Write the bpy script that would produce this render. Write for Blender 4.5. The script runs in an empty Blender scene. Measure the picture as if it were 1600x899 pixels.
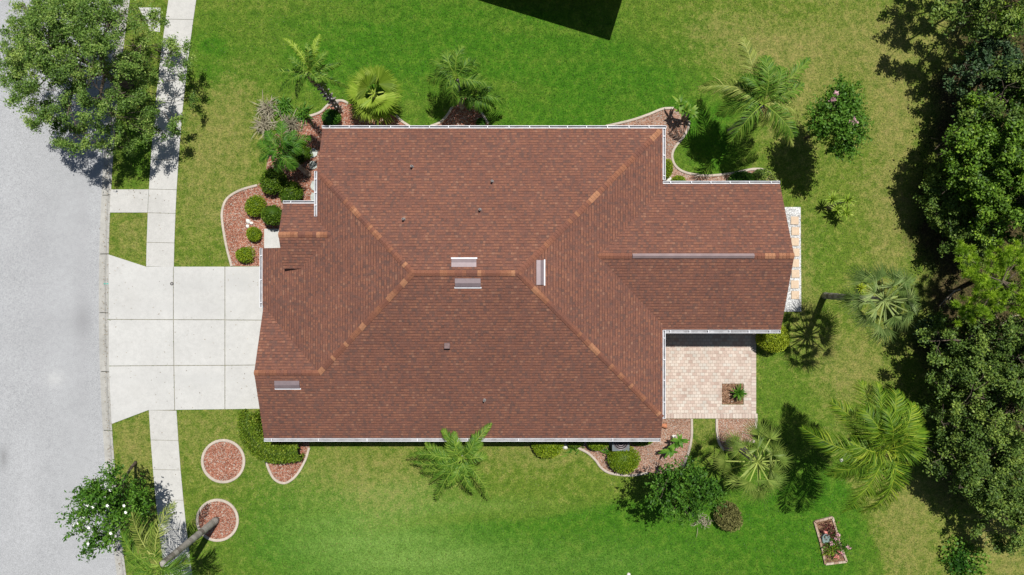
import bpy, math, random
import numpy as np
from mathutils import Vector

C = bpy.context.scene.collection
R = math.radians
rs = np.random.RandomState(7)

# ------------------------------------------------------------------ camera, world, sun, exposure
H, FPX = 34.0, 1062.5                      # drone height, focal length in photo pixels
NX, NY = 800.0, 427.0                      # the point straight below the drone, in photo pixels
cam = bpy.data.cameras.new('camera')
cam.sensor_width = 36.0
cam.lens = 36.0 * FPX / 1600.0
cam.shift_y = -(449.5 - NY) / 1600.0
cam.clip_end = 2000
camo = bpy.data.objects.new('camera', cam)
C.objects.link(camo)
camo.location = (0, 0, H)
bpy.context.scene.camera = camo

SUN = Vector((0.15, 0.36, 1.0)).normalized()
world = bpy.data.worlds.new('World')
bpy.context.scene.world = world
world.use_nodes = True
nt = world.node_tree
sky = nt.nodes.new('ShaderNodeTexSky')
sky.sky_type = 'NISHITA'
sky.sun_disc = False
sky.sun_elevation = math.asin(SUN.z)
sky.sun_rotation = math.atan2(SUN.x, SUN.y)
nt.links.new(sky.outputs[0], nt.nodes['Background'].inputs[0])
nt.nodes['Background'].inputs[1].default_value = 0.052
sl = bpy.data.lights.new('sun', 'SUN')
sl.energy = 5.0
sl.angle = R(0.5)
sl.color = (1.0, 0.97, 0.915)
so = bpy.data.objects.new('sun', sl)
C.objects.link(so)
so.location = SUN * 80
so.rotation_euler = SUN.to_track_quat('Z', 'Y').to_euler()
vs = bpy.context.scene.view_settings
vs.view_transform = 'Standard'
vs.look = 'None'
vs.exposure = 0.08
vs.gamma = 1.0
vs.use_curve_mapping = False
cy = bpy.context.scene.cycles
cy.max_bounces = 6
cy.transparent_max_bounces = 4


def P(px, py, h=0.0):
    k = (H - h) / FPX
    return np.array([(px - NX) * k, (NY - py) * k, h])


# ------------------------------------------------------------------ materials
def nodes_of(name, rough=0.9, spec=0.2):
    m = bpy.data.materials.new(name)
    m.use_nodes = True
    t = m.node_tree
    b = t.nodes['Principled BSDF']
    b.inputs['Roughness'].default_value = rough
    b.inputs['Specular IOR Level'].default_value = spec
    return m, t, b


def N(t, typ, **kw):
    n = t.nodes.new(typ)
    for k, v in kw.items():
        if k.startswith('i_'):
            n.inputs[int(k[2:])].default_value = v
        else:
            setattr(n, k, v)
    return n


def L(t, a, b):
    t.links.new(a, b)


def ramp(t, fac, stops):
    r = t.nodes.new('ShaderNodeValToRGB')
    e = r.color_ramp.elements
    while len(e) < len(stops):
        e.new(0.5)
    for i, (p, c) in enumerate(stops):
        e[i].position = p
        e[i].color = (c[0], c[1], c[2], 1)
    t.links.new(fac, r.inputs[0])
    return r.outputs[0]


def math_n(t, op, a, b=None, clamp=False):
    n = t.nodes.new('ShaderNodeMath')
    n.operation = op
    n.use_clamp = clamp
    for i, v in enumerate((a, b)):
        if v is None:
            continue
        if isinstance(v, (int, float)):
            n.inputs[i].default_value = v
        else:
            t.links.new(v, n.inputs[i])
    return n.outputs[0]


def mix(t, fac, a, b, mode='MIX'):
    n = t.nodes.new('ShaderNodeMix')
    n.data_type = 'RGBA'
    n.blend_type = mode
    n.clamp_factor = True
    for i, v in ((0, fac), (6, a), (7, b)):
        if isinstance(v, (int, float)):
            n.inputs[i].default_value = v
        elif isinstance(v, tuple):
            n.inputs[i].default_value = (v[0], v[1], v[2], 1)
        else:
            t.links.new(v, n.inputs[i])
    return n.outputs[2]


def noise(t, scale, detail=3, rough=0.6, vec=None, dist=0.0):
    n = t.nodes.new('ShaderNodeTexNoise')
    n.inputs['Scale'].default_value = scale
    n.inputs['Detail'].default_value = detail
    n.inputs['Roughness'].default_value = rough
    n.inputs['Distortion'].default_value = dist
    if vec is not None:
        t.links.new(vec, n.inputs['Vector'])
    return n.outputs[0]


def obj_vec(t):
    return t.nodes.new('ShaderNodeNewGeometry').outputs['Position']


def bump(t, b, height, strength=0.5, dist=0.02):
    n = t.nodes.new('ShaderNodeBump')
    n.inputs['Strength'].default_value = strength
    n.inputs['Distance'].default_value = dist
    t.links.new(height, n.inputs['Height'])
    t.links.new(n.outputs[0], b.inputs['Normal'])


def plain(name, col, rough=0.6, var=0.25, scale=14.0, spec=0.3, metal=0.0, bumpy=0.15):
    m, t, b = nodes_of(name, rough, spec)
    v = obj_vec(t)
    f = noise(t, scale, 4, 0.65, v)
    lo = tuple(c * (1 - var) for c in col)
    hi = tuple(min(1, c * (1 + var)) for c in col)
    L(t, ramp(t, f, [(0.3, lo), (0.7, hi)]), b.inputs['Base Color'])
    b.inputs['Metallic'].default_value = metal
    if bumpy:
        bump(t, b, noise(t, scale * 4, 3, 0.6, v), bumpy, 0.01)
    return m


LEAF_GAIN = {'oak_leaf': 2.1, 'wood_bright_leaf': 1.95, 'wood_dark_leaf': 2.3, 'blue_green_leaf': 1.6, 'pine_needle': 2.5, 'myrtle_leaf': 1.5, 'boxwood_leaf': 1.35, 'dark_shrub_leaf': 1.5, 'hedge_leaf': 1.35, 'lime_fan': 1.4, 'undergrowth_leaf': 0.8, 'queen_frond': 1.45, 'pale_frond': 1.35, 'golden_frond': 1.3, 'grey_fan': 1.3, 'olive_fan': 1.45, 'lime_shrub_leaf': 1.25}


def leaf_mat(name, dark, mid, light, trans=0.3, rough=0.5, spec=0.35):
    gn = LEAF_GAIN.get(name, 1.0)
    hue = (1.0, 1.0, 1.0)
    if name in ('oak_leaf', 'wood_bright_leaf', 'wood_dark_leaf', 'boxwood_leaf', 'dark_shrub_leaf', 'hedge_leaf', 'myrtle_leaf', 'queen_frond', 'pale_frond', 'golden_frond'):
        hue = (1.25, 1.08, 0.65)
    if name in ('queen_frond', 'pale_frond', 'golden_frond'):
        hue = (1.08, 1.04, 0.72)
    if name == 'wood_dark_leaf':
        hue = (1.42, 1.1, 0.62)
    if name == 'oak_leaf':
        hue = (1.12, 1.04, 0.85)
    if name == 'hedge_leaf':
        hue = (0.92, 1.0, 0.6)
    if name == 'blue_green_leaf':
        hue = (1.5, 1.15, 0.7)
    dark, mid, light = [tuple(q * gn * hh for q, hh in zip(w, hue)) for w in (dark, mid, light)]
    rough, spec = max(rough, .5), min(spec, .22)
    m, t, b = nodes_of(name, rough, spec)
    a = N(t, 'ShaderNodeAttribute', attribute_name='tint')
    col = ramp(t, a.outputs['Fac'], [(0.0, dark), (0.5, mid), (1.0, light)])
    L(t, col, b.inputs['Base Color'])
    tr = t.nodes.new('ShaderNodeBsdfTranslucent')
    hs = mix(t, 1.0, col, (1.2, 1.15, 0.5), 'MULTIPLY')
    L(t, hs, tr.inputs[0])
    ms = t.nodes.new('ShaderNodeMixShader')
    ms.inputs[0].default_value = trans
    L(t, b.outputs[0], ms.inputs[1])
    L(t, tr.outputs[0], ms.inputs[2])
    L(t, ms.outputs[0], t.nodes['Material Output'].inputs[0])
    return m


def m_lawn():
    m, t, b = nodes_of('lawn', 0.95, 0.08)
    v = obj_vec(t)
    dry = N(t, 'ShaderNodeAttribute', attribute_name='dry').outputs['Fac']
    lush = N(t, 'ShaderNodeAttribute', attribute_name='lush').outputs['Fac']
    litter = N(t, 'ShaderNodeAttribute', attribute_name='litter').outputs['Fac']
    n1 = noise(t, 0.45, 5, 0.7, v)
    n2 = noise(t, 2.6, 5, 0.72, v)
    n3 = noise(t, 13.0, 4, 0.75, v)
    n4 = noise(t, 34.0, 2, 0.7, v)
    base = ramp(t, n2, [(0.3, (0.070, 0.128, 0.014)), (0.5, (0.122, 0.182, 0.023)), (0.72, (0.205, 0.232, 0.048))])
    rich = ramp(t, n2, [(0.3, (0.030, 0.106, 0.006)), (0.5, (0.054, 0.156, 0.010)), (0.72, (0.110, 0.205, 0.020))])
    lush = math_n(t, 'ADD', lush, math_n(t, 'MULTIPLY', math_n(t, 'SUBTRACT', n1, 0.5), math_n(t, 'MULTIPLY', math_n(t, 'ADD', lush, 0.25), 1.2)), True)
    c = mix(t, lush, base, rich)
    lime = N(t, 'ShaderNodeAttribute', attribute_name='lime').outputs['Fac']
    c = mix(t, math_n(t, 'MULTIPLY', lime, math_n(t, 'MULTIPLY', n2, 1.9), True), c, (0.150, 0.265, 0.052))  # painted glow: lime mask pales the grass colour
    dm = math_n(t, 'ADD', math_n(t, 'MULTIPLY', n2, 1.5), math_n(t, 'MULTIPLY', n3, 0.9))
    dm = math_n(t, 'ADD', dm, math_n(t, 'MULTIPLY', n1, 0.8))
    dm = math_n(t, 'SUBTRACT', dm, 1.62)
    dm = math_n(t, 'ADD', math_n(t, 'MULTIPLY', dm, 1.25), math_n(t, 'MULTIPLY', dry, 0.68))
    dm = math_n(t, 'SUBTRACT', dm, math_n(t, 'MULTIPLY', lush, 0.6), True)
    c = mix(t, math_n(t, 'MULTIPLY', dm, 0.9), c, (0.275, 0.235, 0.085))
    lt = ramp(t, n3, [(0.3, (0.030, 0.024, 0.012)), (0.55, (0.075, 0.058, 0.028)), (0.75, (0.17, 0.12, 0.065))])
    c = mix(t, math_n(t, 'MULTIPLY', math_n(t, 'ADD', litter, math_n(t, 'SUBTRACT', n2, 0.5)), math_n(t, 'GREATER_THAN', litter, 0.02), True), c, lt)
    g = ramp(t, n3, [(0.28, (0.50, 0.54, 0.48)), (0.5, (1.0, 1.0, 1.0)), (0.74, (1.55, 1.5, 1.35))])
    g2 = ramp(t, n4, [(0.25, (0.55, 0.58, 0.5)), (0.5, (1.0, 1.0, 1.0)), (0.75, (1.5, 1.45, 1.4))])
    c = mix(t, 1.0, c, g, 'MULTIPLY')
    c = mix(t, 1.0, c, g2, 'MULTIPLY')
    L(t, c, b.inputs['Base Color'])
    bump(t, b, math_n(t, 'ADD', n3, n4), 0.75, 0.05)
    return m


def m_concrete(name, col, dirt=0.25, speck=0.12, stains=False):
    m, t, b = nodes_of(name, 0.85, 0.25)
    v = obj_vec(t)
    n1 = noise(t, 0.5, 6, 0.65, v)
    n2 = noise(t, 5.0, 5, 0.65, v)
    n3 = noise(t, 42.0, 2, 0.6, v)
    c = ramp(t, n1, [(0.3, tuple(x * (1 - dirt) for x in col)), (0.62, col)])
    g = ramp(t, n2, [(0.25, (1 - dirt * .8,) * 3), (0.6, (1.04,) * 3)])
    c = mix(t, 1.0, c, g, 'MULTIPLY')
    s = ramp(t, n3, [(0.28, (1 - 2.2 * speck,) * 3), (0.5, (1.0,) * 3), (0.72, (1 + 1.6 * speck,) * 3)])
    c = mix(t, 1.0, c, s, 'MULTIPLY')
    if stains:
        sep = t.nodes.new('ShaderNodeSeparateXYZ')
        L(t, v, sep.inputs[0])
        for (px, py, rx, ry, a, val) in stains:
            q = P(px, py)
            dx = math_n(t, 'DIVIDE', math_n(t, 'SUBTRACT', sep.outputs[0], float(q[0])), rx)
            dy = math_n(t, 'DIVIDE', math_n(t, 'SUBTRACT', sep.outputs[1], float(q[1])), ry)
            d = math_n(t, 'ADD', math_n(t, 'MULTIPLY', dx, dx), math_n(t, 'MULTIPLY', dy, dy))
            e = math_n(t, 'POWER', 2.718, math_n(t, 'MULTIPLY', d, -1.0))
            e = math_n(t, 'MULTIPLY', e, math_n(t, 'MULTIPLY', n2, 2 * a), True)
            c = mix(t, e, c, val)
    L(t, c, b.inputs['Base Color'])
    bump(t, b, n3, 0.25, 0.01)
    return m


def m_shingle():
    m, t, b = nodes_of('shingle', 0.95, 0.12)
    uv = t.nodes.new('ShaderNodeUVMap')
    uv.uv_map = 'UVMap'
    sep = t.nodes.new('ShaderNodeSeparateXYZ')
    L(t, uv.outputs[0], sep.inputs[0])
    u, w = sep.outputs[0], sep.outputs[1]
    rv = math_n(t, 'DIVIDE', w, 0.134)
    row = math_n(t, 'FLOOR', rv)
    fr = math_n(t, 'FRACT', rv)
    wn = N(t, 'ShaderNodeTexWhiteNoise', noise_dimensions='1D')
    L(t, row, wn.inputs['W'])
    tabs = []
    for width, ph in ((0.118, 0.0), (0.27, 3.3)):
        uu = math_n(t, 'DIVIDE', math_n(t, 'ADD', u, math_n(t, 'ADD', math_n(t, 'MULTIPLY', wn.outputs[0], 7.0), ph)), width)
        cmb = t.nodes.new('ShaderNodeCombineXYZ')
        L(t, math_n(t, 'FLOOR', uu), cmb.inputs[0])
        L(t, row, cmb.inputs[1])
        cmb.inputs[2].default_value = ph
        w2 = N(t, 'ShaderNodeTexWhiteNoise', noise_dimensions='3D')
        L(t, cmb.outputs[0], w2.inputs['Vector'])
        tabs.append((w2.outputs[0], math_n(t, 'FRACT', uu)))
    c1 = ramp(t, tabs[0][0], [(0.0, (0.128, 0.071, 0.056)), (0.22, (0.160, 0.078, 0.058)), (0.5, (0.184, 0.083, 0.058)), (0.8, (0.206, 0.092, 0.061)), (0.95, (0.228, 0.105, 0.067)), (1.0, (0.250, 0.128, 0.086))])
    c2 = ramp(t, tabs[1][0], [(0.0, (0.90, 0.92, 0.95)), (0.5, (1.0, 1.0, 1.0)), (1.0, (1.06, 1.05, 1.04))])
    c = mix(t, 1.0, c1, c2, 'MULTIPLY')
    v = obj_vec(t)
    n1 = noise(t, 0.55, 5, 0.65, v)
    c = mix(t, 1.0, c, ramp(t, n1, [(0.3, (0.90, 0.90, 0.92)), (0.7, (1.08, 1.07, 1.06))]), 'MULTIPLY')
    n2 = noise(t, 26.0, 3, 0.6, v)
    c = mix(t, 1.0, c, ramp(t, n2, [(0.3, (0.78,) * 3), (0.7, (1.22,) * 3)]), 'MULTIPLY')
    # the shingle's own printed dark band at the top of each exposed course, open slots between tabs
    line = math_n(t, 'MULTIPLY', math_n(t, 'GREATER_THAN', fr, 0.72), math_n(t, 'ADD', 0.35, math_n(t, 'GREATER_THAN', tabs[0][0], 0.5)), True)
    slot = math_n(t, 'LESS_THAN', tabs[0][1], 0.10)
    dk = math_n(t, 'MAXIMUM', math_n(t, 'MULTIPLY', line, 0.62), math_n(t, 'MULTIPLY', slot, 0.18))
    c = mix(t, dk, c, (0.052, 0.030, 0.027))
    L(t, c, b.inputs['Base Color'])
    hgt = math_n(t, 'SUBTRACT', 1.0, fr)
    hgt = math_n(t, 'ADD', hgt, math_n(t, 'MULTIPLY', tabs[0][0], 0.5))
    bump(t, b, hgt, 0.7, 0.012)
    return m


def m_gravel(name, stops, scale=16.0):
    m, t, b = nodes_of(name, 0.9, 0.15)
    v = obj_vec(t)
    vo = t.nodes.new('ShaderNodeTexVoronoi')
    vo.inputs['Scale'].default_value = scale
    L(t, v, vo.inputs['Vector'])
    sep = t.nodes.new('ShaderNodeSeparateColor')
    L(t, vo.outputs['Color'], sep.inputs[0])
    c = ramp(t, sep.outputs[0], stops)
    big = noise(t, 1.1, 4, 0.6, v)
    c = mix(t, 1.0, c, ramp(t, big, [(0.3, (0.8,) * 3), (0.7, (1.2,) * 3)]), 'MULTIPLY')
    e = ramp(t, vo.outputs['Distance'], [(0.35, (1.0,) * 3), (0.85, (0.55,) * 3)])
    c = mix(t, 1.0, c, e, 'MULTIPLY')
    L(t, c, b.inputs['Base Color'])
    inv = math_n(t, 'SUBTRACT', 1.0, vo.outputs['Distance'])
    bump(t, b, inv, 0.9, 0.05)
    return m


def m_paver():
    m, t, b = nodes_of('paver', 0.85, 0.2)
    v = obj_vec(t)
    br = t.nodes.new('ShaderNodeTexBrick')
    br.offset = 0.5
    br.inputs['Color1'].default_value = (0, 0, 0, 1)
    br.inputs['Color2'].default_value = (1, 1, 1, 1)
    br.inputs['Mortar'].default_value = (0.5, 0.5, 0.5, 1)
    br.inputs['Scale'].default_value = 1.0
    br.inputs['Mortar Size'].default_value = 0.008
    br.inputs['Brick Width'].default_value = 0.20
    br.inputs['Row Height'].default_value = 0.155
    br.inputs['Bias'].default_value = 0.0
    L(t, v, br.inputs['Vector'])
    sep = t.nodes.new('ShaderNodeSeparateColor')
    L(t, br.outputs['Color'], sep.inputs[0])
    c = ramp(t, sep.outputs[0], [(0.0, (0.43, 0.325, 0.275)), (0.35, (0.52, 0.425, 0.365)), (0.7, (0.57, 0.495, 0.43)), (1.0, (0.50, 0.46, 0.41))])
    n = noise(t, 1.6, 5, 0.65, v)
    c = mix(t, 1.0, c, ramp(t, n, [(0.3, (0.86, 0.85, 0.84)), (0.7, (1.1,) * 3)]), 'MULTIPLY')
    n2 = noise(t, 40, 2, 0.6, v)
    c = mix(t, 1.0, c, ramp(t, n2, [(0.3, (0.87,) * 3), (0.7, (1.12,) * 3)]), 'MULTIPLY')
    c = mix(t, math_n(t, 'MULTIPLY', br.outputs['Fac'], 0.7), c, (0.25, 0.19, 0.15))
    L(t, c, b.inputs['Base Color'])
    bump(t, b, math_n(t, 'SUBTRACT', 1.0, br.outputs['Fac']), 0.5, 0.01)
    return m


def m_tint(name, stops, rough=0.85, spec=0.2, nscale=30):
    m, t, b = nodes_of(name, rough, spec)
    a = N(t, 'ShaderNodeAttribute', attribute_name='tint')
    c = ramp(t, a.outputs['Fac'], stops)
    n = noise(t, nscale, 3, 0.6, obj_vec(t))
    c = mix(t, 1.0, c, ramp(t, n, [(0.3, (0.8,) * 3), (0.7, (1.2,) * 3)]), 'MULTIPLY')
    L(t, c, b.inputs['Base Color'])
    bump(t, b, n, 0.3, 0.01)
    return m


M = {}
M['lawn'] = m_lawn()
M['ground'] = plain('ground', (0.09, 0.12, 0.03), 0.95, 0.4, 0.6, 0.1)
M['road'] = m_concrete('road', (0.357, 0.363, 0.372), 0.10, 0.22,
                       [(129, 500, 0.45, 0.9, 0.45, (0.15, 0.15, 0.155)), (85, 592, 0.4, 0.35, 0.45, (0.50, 0.50, 0.49)),
                        (60, 430, 0.5, 9.0, 0.22, (0.30, 0.30, 0.31)), (128, 440, 0.35, 10.0, 0.26, (0.30, 0.30, 0.31)),
                        (40, 780, 0.6, 2.5, 0.18, (0.46, 0.46, 0.47)), (5, 715, 0.25, 0.6, 0.5, (0.16, 0.16, 0.16))])
M['kerb'] = m_concrete('kerb', (0.40, 0.39, 0.36), 0.22, 0.10)
M['walk'] = m_concrete('walk', (0.480, 0.472, 0.448), 0.12, 0.06)
M['drive'] = m_concrete('drive', (0.490, 0.486, 0.468), 0.10, 0.05,
                        [(378, 440, 0.7, 0.5, 0.4, (0.40, 0.40, 0.39)), (300, 445, 4.0, 0.35, 0.34, (0.43, 0.43, 0.42)), (300, 480, 4.0, 0.3, 0.32, (0.43, 0.43, 0.42)), (310, 592, 4.0, 0.35, 0.32, (0.43, 0.43, 0.42)), (330, 540, 0.4, 0.5, 0.2, (0.38, 0.37, 0.35)), (215, 610, 0.5, 0.4, 0.2, (0.40, 0.39, 0.37)), (205, 470, 0.35, 0.6, 0.2, (0.40, 0.39, 0.37))])
M['joint'] = plain('joint', (0.22, 0.21, 0.16), 0.95, 0.4, 8)
M['edging'] = m_concrete('edging', (0.50, 0.43, 0.36), 0.2, 0.10)
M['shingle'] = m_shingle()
M['cap'] = m_tint('cap', [(0.0, (0.155, 0.072, 0.054)), (0.45, (0.20, 0.085, 0.056)), (0.75, (0.255, 0.112, 0.064)), (1.0, (0.35, 0.170, 0.095))], 0.95, 0.1, 24)
M['white'] = plain('white_metal', (0.66, 0.67, 0.70), 0.5, 0.14, 3, 0.4, 0.0, 0.05)
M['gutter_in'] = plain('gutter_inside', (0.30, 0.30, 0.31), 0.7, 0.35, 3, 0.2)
M['stucco'] = plain('stucco', (0.62, 0.55, 0.44), 0.9, 0.08, 9, 0.15)
M['fascia'] = plain('fascia', (0.62, 0.60, 0.57), 0.6, 0.08, 9, 0.3)
M['glass'] = plain('window_glass', (0.05, 0.06, 0.07), 0.08, 0.1, 3, 0.6, 0, 0)
M['door'] = plain('door_paint', (0.55, 0.50, 0.42), 0.5, 0.06, 5)
M['vent'] = plain('vent_metal', (0.22, 0.172, 0.18), 0.46, 0.10, 5, 0.5, 0.25, 0.03)
M['ridge_metal'] = plain('ridge_metal', (0.30, 0.225, 0.225), 0.5, 0.12, 2, 0.35, 0.1, 0.03)
M['vent_dark'] = plain('vent_dark', (0.17, 0.115, 0.11), 0.6, 0.15, 9, 0.3)
M['lead'] = plain('lead_pipe', (0.30, 0.29, 0.28), 0.6, 0.2, 9, 0.3)
M['steel_blue'] = plain('unit_paint', (0.13, 0.15, 0.16), 0.5, 0.15, 6, 0.3)
M['black'] = plain('black_plastic', (0.02, 0.02, 0.022), 0.5, 0.2, 9)
RED = [(0.0, (0.20, 0.085, 0.055)), (0.3, (0.36, 0.135, 0.085)), (0.6, (0.46, 0.20, 0.13)), (0.82, (0.52, 0.33, 0.245)), (1.0, (0.46, 0.43, 0.38))]
PINK = [(0.0, (0.22, 0.115, 0.075)), (0.3, (0.40, 0.22, 0.15)), (0.6, (0.44, 0.265, 0.19)), (0.85, (0.50, 0.37, 0.29)), (1.0, (0.42, 0.40, 0.36))]
M['red_rock'] = m_gravel('red_rock', RED, 24)
M['pink_rock'] = m_gravel('pink_rock', PINK, 24)
M['white_rock'] = m_gravel('white_rock', [(0.0, (0.45, 0.45, 0.45)), (0.3, (0.62, 0.62, 0.62)), (1.0, (0.74, 0.74, 0.72))], 14)
M['mulch'] = m_gravel('mulch', [(0.0, (0.11, 0.06, 0.035)), (0.5, (0.24, 0.135, 0.08)), (1.0, (0.36, 0.22, 0.14))], 18)
M['rock_chip'] = m_tint('rock_chip', RED)
M['pink_chip'] = m_tint('pink_chip', PINK)
M['white_chip'] = m_tint('white_chip', [(0, (0.35, 0.35, 0.35)), (0.5, (0.7, 0.7, 0.69)), (1, (0.84, 0.84, 0.82))])
M['paver'] = m_paver()
M['soldier'] = m_tint('paver_border', [(0, (0.41, 0.315, 0.27)), (0.5, (0.49, 0.40, 0.345)), (1, (0.54, 0.47, 0.41))])
M['tan_stone'] = plain('tan_stone', (0.56, 0.43, 0.31), 0.85, 0.12, 7)
M['grey_stone'] = plain('grey_stone', (0.40, 0.43, 0.40), 0.85, 0.25, 6)
M['white_stone'] = plain('white_stone', (0.70, 0.68, 0.63), 0.8, 0.2, 9)
M['brick'] = m_tint('edge_brick', [(0, (0.26, 0.16, 0.11)), (0.5, (0.37, 0.27, 0.20)), (1, (0.46, 0.38, 0.30))])
M['bark'] = plain('bark', (0.115, 0.09, 0.07), 0.95, 0.4, 9, 0.1, 0, 0.6)
M['bark_pale'] = plain('bark_pale', (0.33, 0.28, 0.22), 0.9, 0.35, 7, 0.15, 0, 0.5)
M['palm_bark'] = m_tint('palm_bark', [(0, (0.12, 0.10, 0.085)), (0.5, (0.27, 0.25, 0.225)), (1, (0.42, 0.40, 0.37))], 0.9, 0.1, 18)
M['palm_boots'] = m_tint('palm_boots', [(0, (0.05, 0.035, 0.03)), (0.5, (0.26, 0.23, 0.21)), (1, (0.62, 0.59, 0.58))], 0.9, 0.1, 10)
M['oak'] = leaf_mat('oak_leaf', (0.018, 0.040, 0.010), (0.058, 0.115, 0.024), (0.150, 0.210, 0.060), 0.25)
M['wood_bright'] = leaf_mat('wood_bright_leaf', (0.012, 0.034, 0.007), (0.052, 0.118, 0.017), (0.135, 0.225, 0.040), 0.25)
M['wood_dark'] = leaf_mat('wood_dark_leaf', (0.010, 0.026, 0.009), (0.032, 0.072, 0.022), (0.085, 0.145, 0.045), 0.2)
M['blue_leaf'] = leaf_mat('blue_green_leaf', (0.006, 0.020, 0.012), (0.020, 0.055, 0.034), (0.060, 0.120, 0.072), 0.18)
M['pine'] = leaf_mat('pine_needle', (0.022, 0.050, 0.006), (0.085, 0.150, 0.010), (0.190, 0.260, 0.020), 0.25)
M['myrtle'] = leaf_mat('myrtle_leaf', (0.010, 0.040, 0.007), (0.034, 0.105, 0.015), (0.085, 0.190, 0.036), 0.3)
M['boxwood'] = leaf_mat('boxwood_leaf', (0.022, 0.055, 0.004), (0.098, 0.180, 0.012), (0.215, 0.290, 0.030), 0.25)
M['box_dark'] = leaf_mat('dark_shrub_leaf', (0.012, 0.035, 0.005), (0.045, 0.100, 0.010), (0.110, 0.180, 0.022), 0.25)
M['lime'] = leaf_mat('lime_shrub_leaf', (0.05, 0.085, 0.004), (0.190, 0.250, 0.012), (0.330, 0.380, 0.030), 0.25)
M['hedge'] = leaf_mat('hedge_leaf', (0.030, 0.050, 0.010), (0.105, 0.165, 0.016), (0.260, 0.270, 0.055), 0.25)
M['queen'] = leaf_mat('queen_frond', (0.014, 0.044, 0.006), (0.062, 0.145, 0.018), (0.170, 0.250, 0.050), 0.3, 0.4, 0.5)
M['queen_pale'] = leaf_mat('pale_frond', (0.050, 0.085, 0.020), (0.145, 0.195, 0.048), (0.340, 0.370, 0.160), 0.3, 0.4, 0.5)
M['queen_gold'] = leaf_mat('golden_frond', (0.028, 0.075, 0.006), (0.092, 0.180, 0.014), (0.300, 0.360, 0.050), 0.3, 0.4, 0.5)
M['areca'] = leaf_mat('bright_frond', (0.018, 0.070, 0.006), (0.060, 0.175, 0.014), (0.170, 0.310, 0.035), 0.3, 0.4, 0.4)
M['fan_lime'] = leaf_mat('lime_fan', (0.05, 0.105, 0.008), (0.160, 0.250, 0.022), (0.350, 0.420, 0.075), 0.35, 0.4, 0.4)
M['fan_grey'] = leaf_mat('grey_fan', (0.040, 0.080, 0.022), (0.115, 0.178, 0.045), (0.290, 0.340, 0.120), 0.25, 0.4, 0.5)
M['fan_olive'] = leaf_mat('olive_fan', (0.035, 0.070, 0.014), (0.115, 0.175, 0.030), (0.290, 0.340, 0.085), 0.28, 0.4, 0.5)
M['fan_dark'] = leaf_mat('dark_fan', (0.016, 0.050, 0.007), (0.060, 0.140, 0.016), (0.290, 0.360, 0.090), 0.28, 0.4, 0.4)
M['plume'] = leaf_mat('grass_plume', (0.14, 0.125, 0.085), (0.29, 0.26, 0.185), (0.48, 0.44, 0.34), 0.2, 0.8, 0.1)
M['dead'] = leaf_mat('dead_frond', (0.09, 0.06, 0.03), (0.20, 0.14, 0.075), (0.34, 0.26, 0.16), 0.2, 0.8, 0.1)
M['dry_leaf'] = leaf_mat('dry_bush_leaf', (0.05, 0.055, 0.018), (0.130, 0.130, 0.040), (0.240, 0.225, 0.085), 0.2, 0.7, 0.1)
M['under'] = leaf_mat('undergrowth_leaf', (0.012, 0.022, 0.006), (0.040, 0.062, 0.016), (0.120, 0.125, 0.035), 0.2, 0.7, 0.1)
M['petal_white'] = plain('white_petal', (0.86, 0.85, 0.83), 0.6, 0.05, 20)
M['petal_pink'] = plain('pink_petal', (0.62, 0.36, 0.40), 0.6, 0.15, 30)
M['petal_coral'] = plain('coral_petal', (0.60, 0.22, 0.18), 0.6, 0.2, 30)
M['red_leaf'] = leaf_mat('burgundy_leaf', (0.03, 0.006, 0.008), (0.10, 0.018, 0.022), (0.20, 0.05, 0.05), 0.2)
M['slate'] = plain('slate_blue', (0.16, 0.22, 0.21), 0.7, 0.2, 12)
M['teal'] = plain('teal_paint', (0.03, 0.40, 0.34), 0.7, 0.1, 12)
M['iron'] = plain('cast_iron', (0.07, 0.065, 0.06), 0.7, 0.3, 20)


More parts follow.
